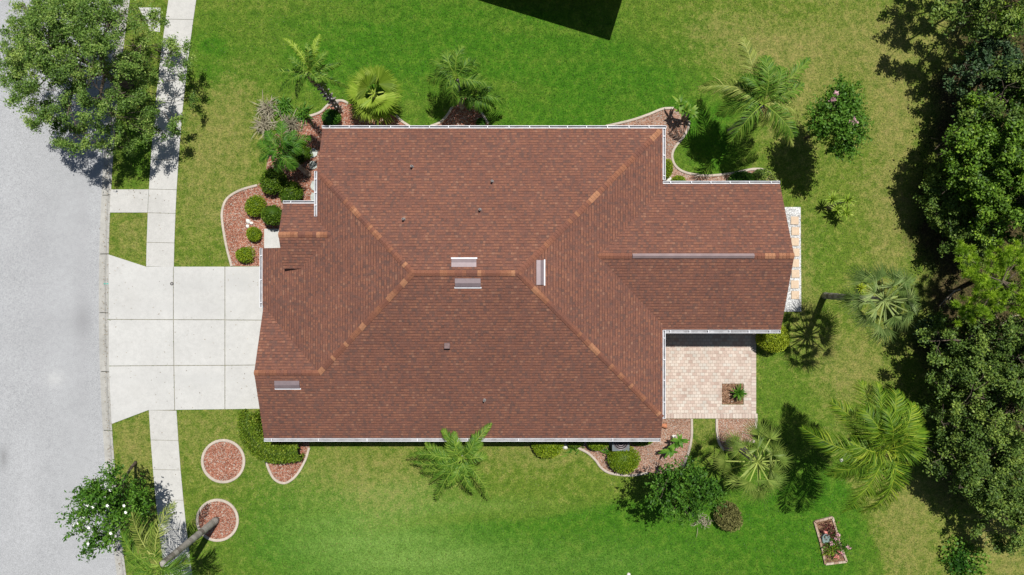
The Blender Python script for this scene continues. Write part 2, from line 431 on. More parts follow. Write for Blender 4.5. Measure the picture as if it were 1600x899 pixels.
# ------------------------------------------------------------------ mesh helpers
class MB:
    def __init__(s):
        s.v, s.f, s.t, s.m = [], [], [], []

    def add(s, verts, faces, tint=0.5, mi=0):
        o = len(s.v)
        s.v.extend([tuple(float(c) for c in p) for p in verts])
        for f in faces:
            s.f.append(tuple(o + i for i in f))
            s.t.append(tint)
            s.m.append(mi)

    def box(s, c, d, rz=0.0, tint=0.5, mi=0, taper=1.0):
        x, y, z = (q / 2 for q in d)
        ca, sa = math.cos(rz), math.sin(rz)
        vs_ = []
        for zz, k in ((-z, 1.0), (z, taper)):
            for xx, yy in ((-x, -y), (x, -y), (x, y), (-x, y)):
                xx *= k
                yy *= k
                vs_.append((c[0] + xx * ca - yy * sa, c[1] + xx * sa + yy * ca, c[2] + zz))
        s.add(vs_, [(3, 2, 1, 0), (4, 5, 6, 7), (0, 1, 5, 4), (1, 2, 6, 5), (2, 3, 7, 6), (3, 0, 4, 7)], tint, mi)

    def prism(s, poly, z0, z1, tint=0.5, mi=0, mi_side=None):
        n = len(poly)
        a = sum(poly[i][0] * poly[(i + 1) % n][1] - poly[(i + 1) % n][0] * poly[i][1] for i in range(n))
        if a < 0:
            poly = poly[::-1]
        s.add([(p[0], p[1], z0) for p in poly] + [(p[0], p[1], z1) for p in poly],
              [tuple(range(n, 2 * n))], tint, mi)
        o = len(s.v) - 2 * n
        for i in range(n):
            j = (i + 1) % n
            s.f.append((o + i, o + j, o + n + j, o + n + i))
            s.t.append(tint)
            s.m.append(mi if mi_side is None else mi_side)

    def tube(s, pts, rad, sides=8, tint=None, mi=0, cap=True):
        pts = [np.array(p, float) for p in pts]
        n = len(pts)
        if not hasattr(rad, '__len__'):
            rad = [rad] * n
        o = len(s.v)
        for i, p in enumerate(pts):
            d = pts[min(i + 1, n - 1)] - pts[max(i - 1, 0)]
            d = d / (np.linalg.norm(d) + 1e-9)
            up = np.array([0, 0, 1.0]) if abs(d[2]) < 0.9 else np.array([1.0, 0, 0])
            a = np.cross(d, up)
            a /= np.linalg.norm(a)
            b = np.cross(d, a)
            for k in range(sides):
                an = 2 * math.pi * k / sides
                q = p + rad[i] * (a * math.cos(an) + b * math.sin(an))
                s.v.append(tuple(q))
        for i in range(n - 1):
            tt = 0.5 if tint is None else (tint(i) if callable(tint) else tint)
            for k in range(sides):
                k2 = (k + 1) % sides
                s.f.append((o + i * sides + k, o + i * sides + k2, o + (i + 1) * sides + k2, o + (i + 1) * sides + k))
                s.t.append(tt)
                s.m.append(mi)
        if cap:
            s.f.append(tuple(o + (n - 1) * sides + k for k in range(sides)))
            s.t.append(0.5)
            s.m.append(mi)
            s.f.append(tuple(o + k for k in reversed(range(sides))))
            s.t.append(0.5)
            s.m.append(mi)

    def build(s, name, mats, parent=None, smooth=False):
        me = bpy.data.meshes.new(name)
        me.from_pydata(s.v, [], s.f)
        if not isinstance(mats, (list, tuple)):
            mats = [mats]
        for mm in mats:
            me.materials.append(mm)
        at = me.attributes.new('tint', 'FLOAT', 'FACE')
        at.data.foreach_set('value', np.array(s.t, np.float32))
        me.polygons.foreach_set('material_index', np.array(s.m, np.int32))
        if smooth:
            me.polygons.foreach_set('use_smooth', np.ones(len(s.f), bool))
        me.update()
        return link(name, me, parent)


def link(name, me, parent=None):
    o = bpy.data.objects.new(name, me)
    C.objects.link(o)
    if parent is not None:
        o.parent = parent
        o.matrix_parent_inverse = parent.matrix_basis.inverted()
    return o


def quads(name, V, F, tint, mat, parent=None):
    V = np.asarray(V, np.float32)
    F = np.asarray(F, np.int32)
    me = bpy.data.meshes.new(name)
    me.vertices.add(len(V))
    me.vertices.foreach_set('co', V.ravel())
    me.loops.add(F.size)
    me.loops.foreach_set('vertex_index', F.ravel())
    me.polygons.add(len(F))
    me.polygons.foreach_set('loop_start', np.arange(0, F.size, 4, dtype=np.int32))
    me.materials.append(mat)
    at = me.attributes.new('tint', 'FLOAT', 'FACE')
    at.data.foreach_set('value', np.clip(np.asarray(tint, np.float32), 0, 1))
    me.update(calc_edges=True)
    return link(name, me, parent)


def thing(name, loc, label, cat, group=None):
    o = bpy.data.objects.new(name, None)
    o.empty_display_size = 0.3
    C.objects.link(o)
    o.location = tuple(float(c) for c in loc)
    bpy.context.view_layer.update() if False else None
    o['label'] = label
    o['category'] = cat
    if group:
        o['group'] = group
    return o


def tag(o, label=None, cat=None, group=None, kind=None):
    if label:
        o['label'] = label
    if cat:
        o['category'] = cat
    if group:
        o['group'] = group
    if kind:
        o['kind'] = kind
    return o


def unit(v):
    v = np.asarray(v, float)
    return v / (np.linalg.norm(v, axis=-1, keepdims=True) + 1e-9)


def catmull(pts, n=6, closed=False):
    pts = [np.array(p, float) for p in pts]
    out = []
    m = len(pts)
    rng = range(m if closed else m - 1)
    for i in rng:
        p1, p2 = pts[i], pts[(i + 1) % m]
        p0 = pts[i - 1] if (closed or i > 0) else p1 * 2 - p2
        p3 = pts[(i + 2) % m] if (closed or i + 2 < m) else p2 * 2 - p1
        for k in range(n):
            t = k / n
            out.append(0.5 * ((2 * p1) + (-p0 + p2) * t + (2 * p0 - 5 * p1 + 4 * p2 - p3) * t * t + (-p0 + 3 * p1 - 3 * p2 + p3) * t ** 3))
    if not closed:
        out.append(pts[-1])
    return out


def leaf_quads(pts, size, aspect=0.5, up=0.6, fold=0.12):
    n = len(pts)
    nn = unit(rs.normal(size=(n, 3)) + np.array([0, 0, up]) * 1.2)
    t = unit(np.cross(nn, rs.normal(size=(n, 3))))
    b = np.cross(nn, t)
    Ls = (size * rs.uniform(0.65, 1.35, n))[:, None]
    V = np.empty((n, 4, 3))
    V[:, 0] = pts - t * Ls / 2
    V[:, 1] = pts + b * Ls * aspect / 2 + nn * Ls * fold
    V[:, 2] = pts + t * Ls / 2
    V[:, 3] = pts - b * Ls * aspect / 2 + nn * Ls * fold
    return V.reshape(-1, 3), np.arange(4 * n).reshape(n, 4)


# ------------------------------------------------------------------ ground, road, walks
def kerb_px(py):
    d = np.clip(py - 470, -900, 900)
    e = py - 470 - d
    return 170.3 + 1.53e-4 * d * d + e * 1.53e-4 * 1800 * np.sign(d)


def walk_px(py):
    d = np.clip(py - 470, -900, 900)
    return 229.3 + 1.6e-4 * d * d


EXCL = []     # outlines where no grass grows
ZL = 0.06                                       # lawn level
b = MB()
b.add([(-400, -400, -0.25), (400, -400, -0.25), (400, 400, -0.25), (-400, 400, -0.25)], [(0, 1, 2, 3)])
tag(b.build('ground', M['ground']), kind='structure')


def field(px, py, blobs):
    out = np.zeros_like(px)
    for cx, cy_, rx, ry, a in blobs:
        out += a * np.exp(-((px - cx) / rx) ** 2 - ((py - cy_) / ry) ** 2)
    return out


def lawn_fields(px, py):
    dry = field(px, py, [(355, 190, 70, 120, .75), (330, 340, 60, 60, .35), (1180, 100, 110, 60, .65), (1400, 140, 60, 150, .75), (1300, 60, 120, 60, .55),
                         (1320, 570, 90, 70, .75), (1240, 175, 70, 70, .55), (850, 705, 120, 30, .55), (560, 730, 180, 50, .55), (1420, 800, 50, 90, .6),
                         (205, 370, 40, 40, .6), (210, 700, 30, 60, .8), (340, 680, 70, 60, .45), (1255, 420, 22, 90, .8), (1310, 700, 40, 40, .8), (1390, 350, 40, 120, .6),
                         (420, 830, 90, 80, .5), (1100, 672, 22, 30, .5), (1560, 850, 60, 60, .8), (1490, 60, 30, 70, .5), (830, 110, 40, 40, .4), (215, 110, 18, 70, .4), (660, 190, 30, 14, .4), (600, 780, 110, 40, .45), (1215, 130, 40, 60, .5), (1110, 50, 60, 40, .4), (300, 250, 40, 50, .3), (240, 840, 40, 60, .6)])
    lush = field(px, py, [(700, 60, 320, 90, 1.0), (960, 150, 160, 70, 1.0), (560, 110, 120, 60, .6), (960, 850, 360, 100, 1.3), (1270, 810, 90, 130, .9), (610, 860, 240, 80, 1.0),
                          (1110, 240, 50, 60, 1.0), (330, 80, 40, 60, .6), (680, 760, 70, 40, .5), (1260, 400, 50, 60, .35), (870, 190, 300, 20, .6), (1220, 600, 60, 60, .4), (420, 790, 60, 90, .35), (215, 230, 30, 60, .7)])
    seam = 850 - (px - 547) * 0.148 + 6 * np.sin(px / 60.0)
    below = 1 / (1 + np.exp(-(py - seam) / 4.0))
    inx = np.clip((px - 520) / 60, 0, 1) * np.clip((1100 - px) / 120, 0, 1)
    lush = lush * (1 - inx * (1 - below) * 0.72 * (py > 690)) + inx * below * 0.25
    lx = 1345 + (py - 800) * 0.42
    edge = (px > lx) & (py > 745)
    lush = np.where(edge, lush * 0.12, lush)
    dry = np.where(edge, dry + 0.25, dry)
    wob = 14 * np.sin(py / 31.0) + 10 * np.sin(py / 13.0 + 1)
    wl = np.interp(py, [-400, 0, 120, 260, 420, 520, 640, 760, 820, 899, 1300], [1470, 1470, 1455, 1420, 1415, 1425, 1440, 1450, 1490, 1560, 1700]) + wob
    lit = np.clip((px - wl) / 40, 0, 1) * 0.95 * np.clip((800 - py) / 60, 0, 1)
    lime = field(px, py, [(560, 840, 130, 60, .9), (690, 880, 140, 40, .8), (620, 770, 90, 30, .5), (760, 790, 120, 14, .35), (960, 880, 120, 40, .3), (470, 740, 60, 40, .25)])  # bright glow over the lower lawn, painted in as a pale lime colour
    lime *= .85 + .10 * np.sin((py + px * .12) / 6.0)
    lush = lush + lush * .16 * np.sin((py - 0.06 * px + 8 * np.sin(px / 170.0)) / 7.5) * (py < 220)
    return dry, lush, lit, lime


def lawn():
    ys = np.concatenate([np.linspace(-160, -22, 20), np.arange(-21.6, 21.7, 0.2), np.linspace(22, 160, 20)])
    ds = np.concatenate([np.arange(0, 48.1, 0.2), np.linspace(49, 200, 20)])
    Y, D = np.meshgrid(ys, ds, indexing='ij')
    py = NY - Y / 0.032
    X = (kerb_px(py) - NX) * 0.032 + D
    px = NX + X / 0.032
    dry, lush, lit, lime = lawn_fields(px, py)
    V = np.stack([X, Y, np.full_like(X, ZL)], -1).reshape(-1, 3)
    nY, nD = Y.shape
    i = np.arange(nY - 1)[:, None] * nD + np.arange(nD - 1)[None]
    F = np.stack([i, i + 1, i + nD + 1, i + nD], -1).reshape(-1, 4)
    me = bpy.data.meshes.new('lawn')
    me.vertices.add(len(V))
    me.vertices.foreach_set('co', V.astype(np.float32).ravel())
    me.loops.add(F.size)
    me.loops.foreach_set('vertex_index', F.astype(np.int32).ravel())
    me.polygons.add(len(F))
    me.polygons.foreach_set('loop_start', np.arange(0, F.size, 4, dtype=np.int32))
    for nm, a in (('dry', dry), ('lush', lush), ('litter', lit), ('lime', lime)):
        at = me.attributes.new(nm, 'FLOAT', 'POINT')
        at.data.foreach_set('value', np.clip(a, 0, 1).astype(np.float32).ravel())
    me.materials.append(M['lawn'])
    me.update(calc_edges=True)
    tag(link('lawn', me), kind='structure')


lawn()


def strip(name, mat, profile, pys, kind='structure'):
    """profile: list of (dx metres from back of kerb, z)"""
    mb = MB()
    rows = []
    for py in pys:
        x0 = (kerb_px(py) - NX) * 0.032
        y = (NY - py) * 0.032
        rows.append([(x0 + dx, y, z) for dx, z in profile])
    n = len(profile)
    vs_ = [p for r in rows for p in r]
    fs = []
    for i in range(len(rows) - 1):
        for k in range(n - 1):
            fs.append((i * n + k, (i + 1) * n + k, (i + 1) * n + k + 1, i * n + k + 1))
    mb.add(vs_, fs)
    return tag(mb.build(name, mat, smooth=False), kind=kind)


PYS = list(np.arange(-3000, -300, 150)) + list(np.arange(-300, 1300, 20)) + list(np.arange(1300, 4000, 150))
strip('road', M['road'], [(-150, -0.10), (-12, -0.06), (-6, -0.03), (-0.50, -0.055)], PYS)
# the gutter and kerb come in cast lengths with a joint between
kb = MB()
for k in range(-20, 40):
    y0, y1 = 443 + (k - 5) * 92 - 46 + 0.5, 443 + (k - 4) * 92 - 46 - 0.5
    rows = []
    for py in np.linspace(y0, y1, 6):
        x0 = (kerb_px(py) - NX) * 0.032
        y = (NY - py) * 0.032
        rows.append([(x0 + dx, y, z) for dx, z in ((-0.54, -0.2), (-0.54, -0.050), (-0.30, -0.062), (-0.20, -0.03), (-0.12, 0.055), (-0.005, 0.065), (-0.005, -0.2))])
    n = 7
    vs_ = [p for r in rows for p in r]
    fs = [(i * n + q, (i + 1) * n + q, (i + 1) * n + q + 1, i * n + q + 1) for i in range(5) for q in range(n - 1)]
    kb.add(vs_, fs)
tag(kb.build('kerb', M['kerb']), kind='structure')


def slabs(name, polys, mat, z=0.085, under=None):
    mb = MB()
    for p in polys:
        mb.prism([tuple(P(*q)[:2]) for q in p], -0.05, z)
        EXCL.append(np.array([P(*q)[:2] for q in p]))
    if under:
        mb.prism([tuple(P(*q)[:2]) for q in under], -0.06, 0.066, mi=1)
    return tag(mb.build(name, [mat, M['joint']]), kind='structure')


# sidewalk: two runs of slabs either side of the driveway
def walk_run(name, cuts):
    ps = []
    for a, c in zip(cuts[:-1], cuts[1:]):
        a2, c2 = a + 0.35, c - 0.35
        ps.append([(walk_px(a2), a2), (walk_px(a2) + 43, a2 + 1), (walk_px(c2) + 43, c2 + 1), (walk_px(c2), c2)])
    a, c = cuts[0], cuts[-1]
    un = [(walk_px(y) + 0.4, y) for y in np.linspace(a, c, 40)] + [(walk_px(y) + 42.6, y) for y in np.linspace(c, a, 40)]
    slabs(name, ps, M['walk'], under=un)


up = [416.6, 379, 333, 296, 250, 204, 158, 112, 71, 31]
while up[-1] > -900:
    up.append(up[-1] - 44)
walk_run('sidewalk', up[::-1])
dn = [640.4, 687, 733, 780, 826, 872]
while dn[-1] < 1800:
    dn.append(dn[-1] + 46)
walk_run('sidewalk', dn)
slabs('path', [[(174.5, 296.5), (walk_px(296) - .5, 296.5), (walk_px(333) - .5, 332.5), (172.8, 332.5)]], M['walk'])
slabs('path', [[(218, 12.5), (252, 13.5), (251, 51), (236, 49)]], M['walk'], 0.08)

# driveway
g = 0.55
px1, px2, px3 = 272.3, 352.6, 424
slabs('driveway', [
    [(171.2, 398), (229, 416.8), (px1 - g, 417), (px1 - g, 499.6 - g), (171, 499.2 - g)],
    [(px1 + g, 417), (px2 - g, 417), (px2 - g, 499.8 - g), (px1 + g, 499.6 - g)],
    [(px2 + g, 417), (px3, 416.6), (px3, 500.4 - g), (px2 + g, 500 - g)],
    [(171, 499.2 + g), (px1 - g, 499.6 + g), (px1 + 0.8 - g, 571 - g), (171.8, 571.8 - g)],
    [(px1 + g, 499.6 + g), (px2 - g, 499.8 + g), (px2 - g, 570.8 - g), (px1 + 0.8 + g, 571 - g)],
    [(px2 + g, 500 + g), (px3, 500.4 + g), (px3, 570 - g), (px2 + g, 570.8 - g)],
    [(171.8, 571.8 + g), (px1 + 0.8 - g, 571 + g), (px1 + 2 - g, 640), (233, 640.5), (176, 662)],
    [(px1 + 0.8 + g, 571 + g), (px2 - g, 570.8 + g), (px2 - g, 639), (px1 + 2 + g, 640)],
    [(px2 + g, 570.8 + g), (px3, 570 + g), (px3, 638), (px2 + g, 639)]],
    M['drive'], 0.09,
    [(171.6, 399), (229, 417.3), (px3, 417.3), (px3, 637.5), (274, 639.5), (233, 640), (176, 661)])
slabs('front_step', [[(414, 358), (452, 358), (452, 389), (414, 389)]], M['drive'], 0.11)

# ------------------------------------------------------------------ planting beds with edging
EDGE_N = 'concrete edging round the planting beds'


def bed(polypx, mat, chipmat, chips=38, z=0.075, name='gravel_bed', label=None):
    pts = [P(x, y)[:2] for x, y in polypx]
    EXCL.append(np.array(pts))
    mb = MB()
    mb.prism([tuple(p) for p in pts], 0.0, z)
    # loose chips
    a = np.array(pts)
    lo, hi = a.min(0), a.max(0)
    n = int(chips * (hi - lo).prod())
    q = rs.uniform(lo, hi, (n, 2))
    inside = np.zeros(n, bool)
    j = len(a) - 1
    for i in range(len(a)):
        cnd = ((a[i, 1] > q[:, 1]) != (a[j, 1] > q[:, 1])) & (q[:, 0] < (a[j, 0] - a[i, 0]) * (q[:, 1] - a[i, 1]) / (a[j, 1] - a[i, 1] + 1e-12) + a[i, 0])
        inside ^= cnd
        j = i
    for x, y in q[inside]:
        s = rs.uniform(0.018, 0.045)
        hh = s * rs.uniform(0.5, 0.9)
        an = rs.uniform(0, 6.3)
        ring = [(x + s * rs.uniform(.7, 1.2) * math.cos(an + k * 1.257), y + s * rs.uniform(.7, 1.2) * math.sin(an + k * 1.257), z - 0.003) for k in range(5)]
        top = (x + rs.uniform(-.4, .4) * s, y + rs.uniform(-.4, .4) * s, z + hh)
        mb.add(ring + [top], [(k, (k + 1) % 5, 5) for k in range(5)], rs.uniform(), 1)
    o = mb.build(name, [mat, chipmat])
    tag(o, kind='stuff')
    if label:
        o['label'] = label
    return o


def edging(pxs, label, closed=False, w=0.115, h=0.07, smooth=True):
    pts = [P(x, y)[:2] for x, y in pxs]
    if smooth:
        pts = [p for p in catmull(pts, 6, closed)]
    n = len(pts)
    mb = MB()
    prof = [(-w / 2, 0.0), (-w / 2, h * 0.8), (-w * .3, h), (w * .3, h), (w / 2, h * .8), (w / 2, 0.0)]
    rows = []
    for i in range(n):
        a = pts[i - 1] if (closed or i > 0) else pts[i]
        c = pts[(i + 1) % n] if (closed or i + 1 < n) else pts[i]
        d = unit(c - a)
        nn = np.array([-d[1], d[0]])
        rows.append([(pts[i][0] + nn[0] * q, pts[i][1] + nn[1] * q, ZL + z) for q, z in prof])
    k = len(prof)
    vs_ = [p for r in rows for p in r]
    fs = []
    for i in range(n if closed else n - 1):
        i2 = (i + 1) % n
        for q in range(k - 1):
            fs.append((i * k + q, i * k + q + 1, i2 * k + q + 1, i2 * k + q))
    if not closed:
        fs.append(tuple(range(k)))
        fs.append(tuple(reversed(range((n - 1) * k, n * k))))
    mb.add(vs_, fs)
    o = mb.build('bed_edging', M['edging'])
    tag(o, label, 'edging', EDGE_N)
    return o


def smooth_px(pxs, closed=False):
    return [tuple(p) for p in catmull([np.array(p, float) for p in pxs], 5, closed)]


e1 = [(363, 416), (355, 385), (349, 350), (348.5, 330), (356, 311), (376, 298), (403, 290)]
bed(smooth_px(e1) + [(416, 272), (419, 245), (424, 218), (440, 202), (470, 190), (486, 181), (500, 177), (512, 167), (526, 159), (545, 161), (560, 168), (600, 172), (620, 183), (640, 198), (640, 222), (520, 222), (520, 330), (440, 345), (440, 358), (414, 358), (414, 416)],
    M['red_rock'], M['rock_chip'])
edging(e1, 'curved pale concrete edging around the red rock bed left of the front step')
edging([(481, 183), (492, 180), (503, 175), (512, 166), (521, 160), (534, 158), (545, 162)], 'short curved concrete edging at the foot of the leaning palm beside the top roof corner')
edging([(619, 181), (628, 190), (642, 199)], 'short curved edging right of the lime fan palm at the top gutter')
e2l = [(673, 198), (688, 192), (699, 181), (708, 166)]
e2r = [(747, 167), (753, 178), (763, 194)]
bed(smooth_px(e2l) + [(716, 156), (728, 153), (740, 158)] + smooth_px(e2r) + [(766, 215), (670, 215)], M['red_rock'], M['rock_chip'])
edging(e2l, 'left curved edging of the small bed under the feathery palm at the top gutter')
edging(e2r, 'right short edging of the small bed under the feathery palm at the top gutter')
e3a = [(946, 198), (985, 189), (1012, 180), (1035, 171), (1052, 170)]
e3b = [(1076, 190), (1074, 202), (1066, 216), (1054, 231), (1049.5, 245), (1055, 260), (1070, 270), (1100, 275), (1140, 272), (1175, 265), (1195, 267), (1210, 279), (1217, 293)]
bed(smooth_px(e3a) + [(1066, 174)] + smooth_px(e3b) + [(1200, 305), (1010, 305), (1010, 215), (946, 215)], M['pink_rock'], M['pink_chip'])
edging(e3a, 'long gently curved edging at the top gutter left of the notched corner')
edging(e3b, 'winding concrete edging around the green lawn nook at the notched roof corner')
e4 = [(484, 699), (477, 720), (463, 743), (446, 754), (430, 748), (420, 730), (414, 708)]
bed(smooth_px(e4) + [(408, 690), (425, 672), (484, 672)], M['red_rock'], M['rock_chip'])
edging(e4, 'pointed pale edging of the bed below the clipped hedge by the garage')
for cx, cy_, r, lab in ((350, 720, 32.5, 'round pale concrete ring around the empty red rock bed'), (341, 812, 31.5, 'round pale concrete ring around the leaning palm trunk by the sidewalk')):
    ring = [(cx + r * math.cos(a), cy_ + r * math.sin(a)) for a in np.linspace(0, 2 * math.pi, 36, endpoint=False)]
    bed(ring, M['red_rock'], M['rock_chip'], 60)
    edging(ring, lab, True, 0.13, 0.07, False)
e5 = [(902, 699), (918, 707), (930, 718), (940, 731), (955, 739), (985, 742), (1012, 738)]
e5r = [(1080, 654), (1080, 680), (1076, 703), (1067, 728)]
bed([(826, 690), (865, 694)] + smooth_px(e5) + [(1040, 740)] + smooth_px(e5r[::-1]) + [(1020, 654), (1020, 668), (826, 668)], M['pink_rock'], M['pink_chip'])
edging(e5, 'curved edging of the rock bed with the air conditioner below the bottom gutter')
edging(e5r, 'edging from the patio corner down to the dark leafy myrtle')
e6l = [(1119, 654), (1119.5, 675), (1123, 692), (1130, 703)]
e6r = [(1180.5, 654), (1180, 672), (1176, 691)]
bed(smooth_px(e6l) + [(1150, 706)] + smooth_px(e6r[::-1]), M['pink_rock'], M['pink_chip'])
edging(e6l, 'left edging of the small rock bed below the patio by the fan palm')
edging(e6r, 'right edging of the small rock bed below the patio by the fan palm')
bed([(1214, 324), (1250, 324), (1251, 487), (1214, 487)], M['white_rock'], M['white_chip'], 30, 0.08)
for k in range(8):
    y = 345 + k * 16.6
    mb = MB()
    q = P(1241 + (k % 2) * 0.8 - abs(k - 3.5) * 0.2, y)
    mb.box((q[0], q[1], 0.105), (0.39, 0.40, 0.05), R(rs.uniform(-2.5, 2.5)), taper=0.97)
    names = ['topmost', 'second from the top', 'third from the top', 'fourth from the top', 'fifth from the top', 'sixth from the top', 'second from the bottom', 'lowest']
    tag(mb.build('stepping_stone', M['tan_stone']), 'square tan stepping stone in white gravel beside the wing, ' + names[k], 'stepping stone', 'tan stepping stones along the wing')

# patio
pm = MB()
x0, y0 = P(1018, 515)[:2]
x1, y1 = P(1180.5, 653.5)[:2]
bw = 0.24
hx0, hy0 = P(1127, 599)[:2]
hx1, hy1 = P(1161, 632)[:2]
ZP = 0.10
for (a, c, d, e) in ((x0, hx0, y1 + bw, y0), (hx1, x1 - bw, y1 + bw, y0), (hx0, hx1, hy0, y0), (hx0, hx1, y1 + bw, hy1)):
    pm.prism([(a, c_) for c_ in (d, e)] + [(c, e), (c, d)], 0, ZP)
k = 0
x = x0
while x < x1 - 0.02:
    pm.box((x + 0.075, y1 + bw / 2, ZP / 2 + .001), (0.145, bw - 0.008, ZP), tint=rs.uniform(), mi=1)
    x += 0.155
y = y1 + bw
while y < y0:
    pm.box((x1 - bw / 2, y + 0.075, ZP / 2 + .001), (bw - 0.008, 0.145, ZP), tint=rs.uniform(), mi=1)
    y += 0.155
tag(pm.build('patio', [M['paver'], M['soldier']]), kind='structure')
bed([(1127.5, 599.5), (1160.5, 599.5), (1160.5, 631.5), (1127.5, 631.5)], M['mulch'], M['pink_chip'], 40, 0.07)

EXCL.append(np.array([(x0, y0), (x1, y0), (x1, y1), (x0, y1)]))
EXCL.append(np.array([(-11.1, -7.4), (6.7, -7.4), (6.7, -2.3), (12.1, -2.3), (12.1, 3.9), (6.7, 3.9), (6.7, 6.4), (-8.4, 6.4), (-8.4, 1.2), (-11.1, 1.2)]))

# flagstones along the wall by the entry
for k, (px, py, w, hh) in enumerate(((489.5, 240, 0.5, .55), (490.5, 259, 0.42, 0.48), (491, 291, 0.36, 0.5), (490.5, 309, .36, .5))):
    q = P(px, py)
    mb = MB()
    poly = [(q[0] + w * .5 * rs.uniform(.8, 1.1) * math.cos(a), q[1] + hh * .5 * rs.uniform(.8, 1.1) * math.sin(a)) for a in np.linspace(.3, 6.58, 8, endpoint=False)]
    mb.prism(poly, 0.03, 0.115)
    tag(mb.build('flagstone', M['grey_stone']), 'grey flagstone beside the entry wall, ' + ('topmost, nearest the roof corner', 'second from the roof corner', 'next to the tall gutter', 'lowest, nearest the entry roof')[k], 'flagstone', 'flagstones along the entry wall')

# ------------------------------------------------------------------ the house
S = 0.42
RZ, XL, XR = 5.5, -4.158, 0.27
zT = lambda x, y: RZ - S * y
zB = lambda x, y: RZ + S * y
zLf = lambda x, y: RZ - S * (XL - x)
zR = lambda x, y: RZ - S * (x - XR)
WZ, WY, WX = 4.013, 0.762, 3.811
zWN = lambda x, y: WZ - S * (y - WY)
zWS = lambda x, y: WZ + S * (y - WY)
EZ, EY, EX = 3.87, 1.70, -8.04
zEN = lambda x, y: EZ - S * (y - EY)
zES = lambda x, y: EZ + S * (y - EY)
GY, GZ, GX = -4.459, 3.627, -8.617
zGN = lambda x, y: GZ - S * (y - GY)
house = thing('house', (0, 0, 0), 'long single storey house with brown shingle hip roof and white gutters', 'house')
rm = bpy.data.meshes.new('roof')
planes = [
    (zT, [(XL, 0), (XR, 0), (6.94, 6.667), (-8.72, 6.667), (-8.72, 4.562)], 'y'),
    (zB, [(XR, 0), (XL, 0), (GX, GY), (-11.52, GY), (-11.57, -7.706), (6.94, -7.706), (6.94, -6.667)], 'y'),
    (zLf, [(XL, 0), (-8.72, 4.562), (-8.72, 2.41), (EX, 1.70), (-8.58, 1.16), (-11.61, 1.16), (-11.61, -1.466), (GX, GY)], 'x'),
    (zR, [(XR, 0), (6.94, -6.667), (6.94, -2.364), (WX, WY), (6.94, 3.888), (6.94, 6.667)], 'x'),
    (zWN, [(WX, WY), (12.45, WY), (12.37, 4.126), (6.94, 4.126), (6.94, 3.888)], 'y'),
    (zWS, [(WX, WY), (6.94, -2.364), (6.94, -2.62), (12.42, -2.62), (12.45, WY)], 'y'),
    (zEN, [(-10.35, EY), (EX, EY), (-8.72, 2.41), (-8.72, 3.15), (-10.35, 3.15)], 'y'),
    (zES, [(-10.35, EY), (-10.35, 0.2), (-9.54, 0.2), (EX, EY)], 'y'),
    (zGN, [(-11.52, GY), (GX, GY), (-11.55, -1.526)], 'y')]
v_, f_, mi_, uv_ = [], [], [], []
ku = math.sqrt(1 + S * S)
for zf, poly, ax in planes:
    n = len(poly)
    a = sum(poly[i][0] * poly[(i + 1) % n][1] - poly[(i + 1) % n][0] * poly[i][1] for i in range(n))
    if a < 0:
        poly = poly[::-1]
    o = len(v_)
    v_ += [(x, y, zf(x, y)) for x, y in poly] + [(x, y, zf(x, y) - 0.16) for x, y in poly]
    top = list(range(o, o + n))
    f_.append(top)
    mi_.append(0)
    for x, y in poly:
        uv_.append((x + 50, y * ku + 50) if ax == 'y' else (y + 50, x * ku + 50))
    f_.append([q + n for q in top][::-1])
    mi_.append(1)
    uv_ += [(0, 0)] * n
    for i in range(n):
        j = (i + 1) % n
        f_.append([o + j, o + i, o + n + i, o + n + j])
        mi_.append(1)
        uv_ += [(0, 0)] * 4
# rows must rise the same way the plane rises: flip the slope axis where it falls with +axis
k = 0
for fi, (zf, poly, ax) in enumerate(planes):
    pass
rm.from_pydata(v_, [], f_)
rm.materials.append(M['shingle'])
rm.materials.append(M['fascia'])
uvl = rm.uv_layers.new(name='UVMap')
li = 0
flip = {0: True, 1: False, 2: False, 3: True, 4: True, 5: False, 6: True, 7: False, 8: True}
pi = -1
for p, m_i in zip(rm.polygons, mi_):
    p.material_index = m_i
    if m_i == 0:
        pi += 1
    for l in p.loop_indices:
        u, w = uv_[li]
        uvl.data[l].uv = (u, 100 - w) if (m_i == 0 and flip[pi]) else (u, w)
        li += 1
rm.update()
roof = link('roof', rm, house)


def cap_line(a, c, wid=0.125, sag=0.42, bias=0.5):
    """overlapping bent cap shingles along a ridge or hip"""
    a, c = np.array(a, float), np.array(c, float)
    d = c - a
    Ln = np.linalg.norm(d)
    d /= Ln
    sd = unit(np.cross(d, (0, 0, 1)))
    hip = abs(d[2]) > 0.1
    drop = sag * (0.72 if hip else 1.0)
    mb = MB()
    n = int(Ln / 0.155)
    tv = bias
    for i in range(n):
        if rs.uniform() < 0.55:
            tv = np.clip(rs.normal(bias, 0.3), 0, 1)
        p0 = a + d * (i * Ln / n - 0.02)
        p1 = a + d * ((i + 1) * Ln / n + 0.03)
        j = rs.uniform(-.008, .008)
        lift0, lift1 = 0.034, 0.014
        vs2 = []
        for p, lf in ((p0, lift0), (p1, lift1)):
            for s_, dz in ((-wid, -wid * drop), (0, 0.012), (wid, -wid * drop)):
                q = p + sd * (s_ + j)
                vs2.append((q[0], q[1], q[2] + dz + lf))
        mb.add(vs2, [(0, 1, 4, 3), (1, 2, 5, 4), (0, 3, 4, 1), (1, 4, 5, 2)][:2], float(np.clip(tv + rs.uniform(-.08, .08), 0, 1)))
        mb.add([vs2[0], vs2[1], vs2[2], (vs2[2][0], vs2[2][1], vs2[2][2] - .04), (vs2[1][0], vs2[1][1], vs2[1][2] - .04), (vs2[0][0], vs2[0][1], vs2[0][2] - .04)], [(0, 1, 4, 5), (1, 2, 3, 4)], 0.05)
    return mb.build('ridge_cap', M['cap'], roof)


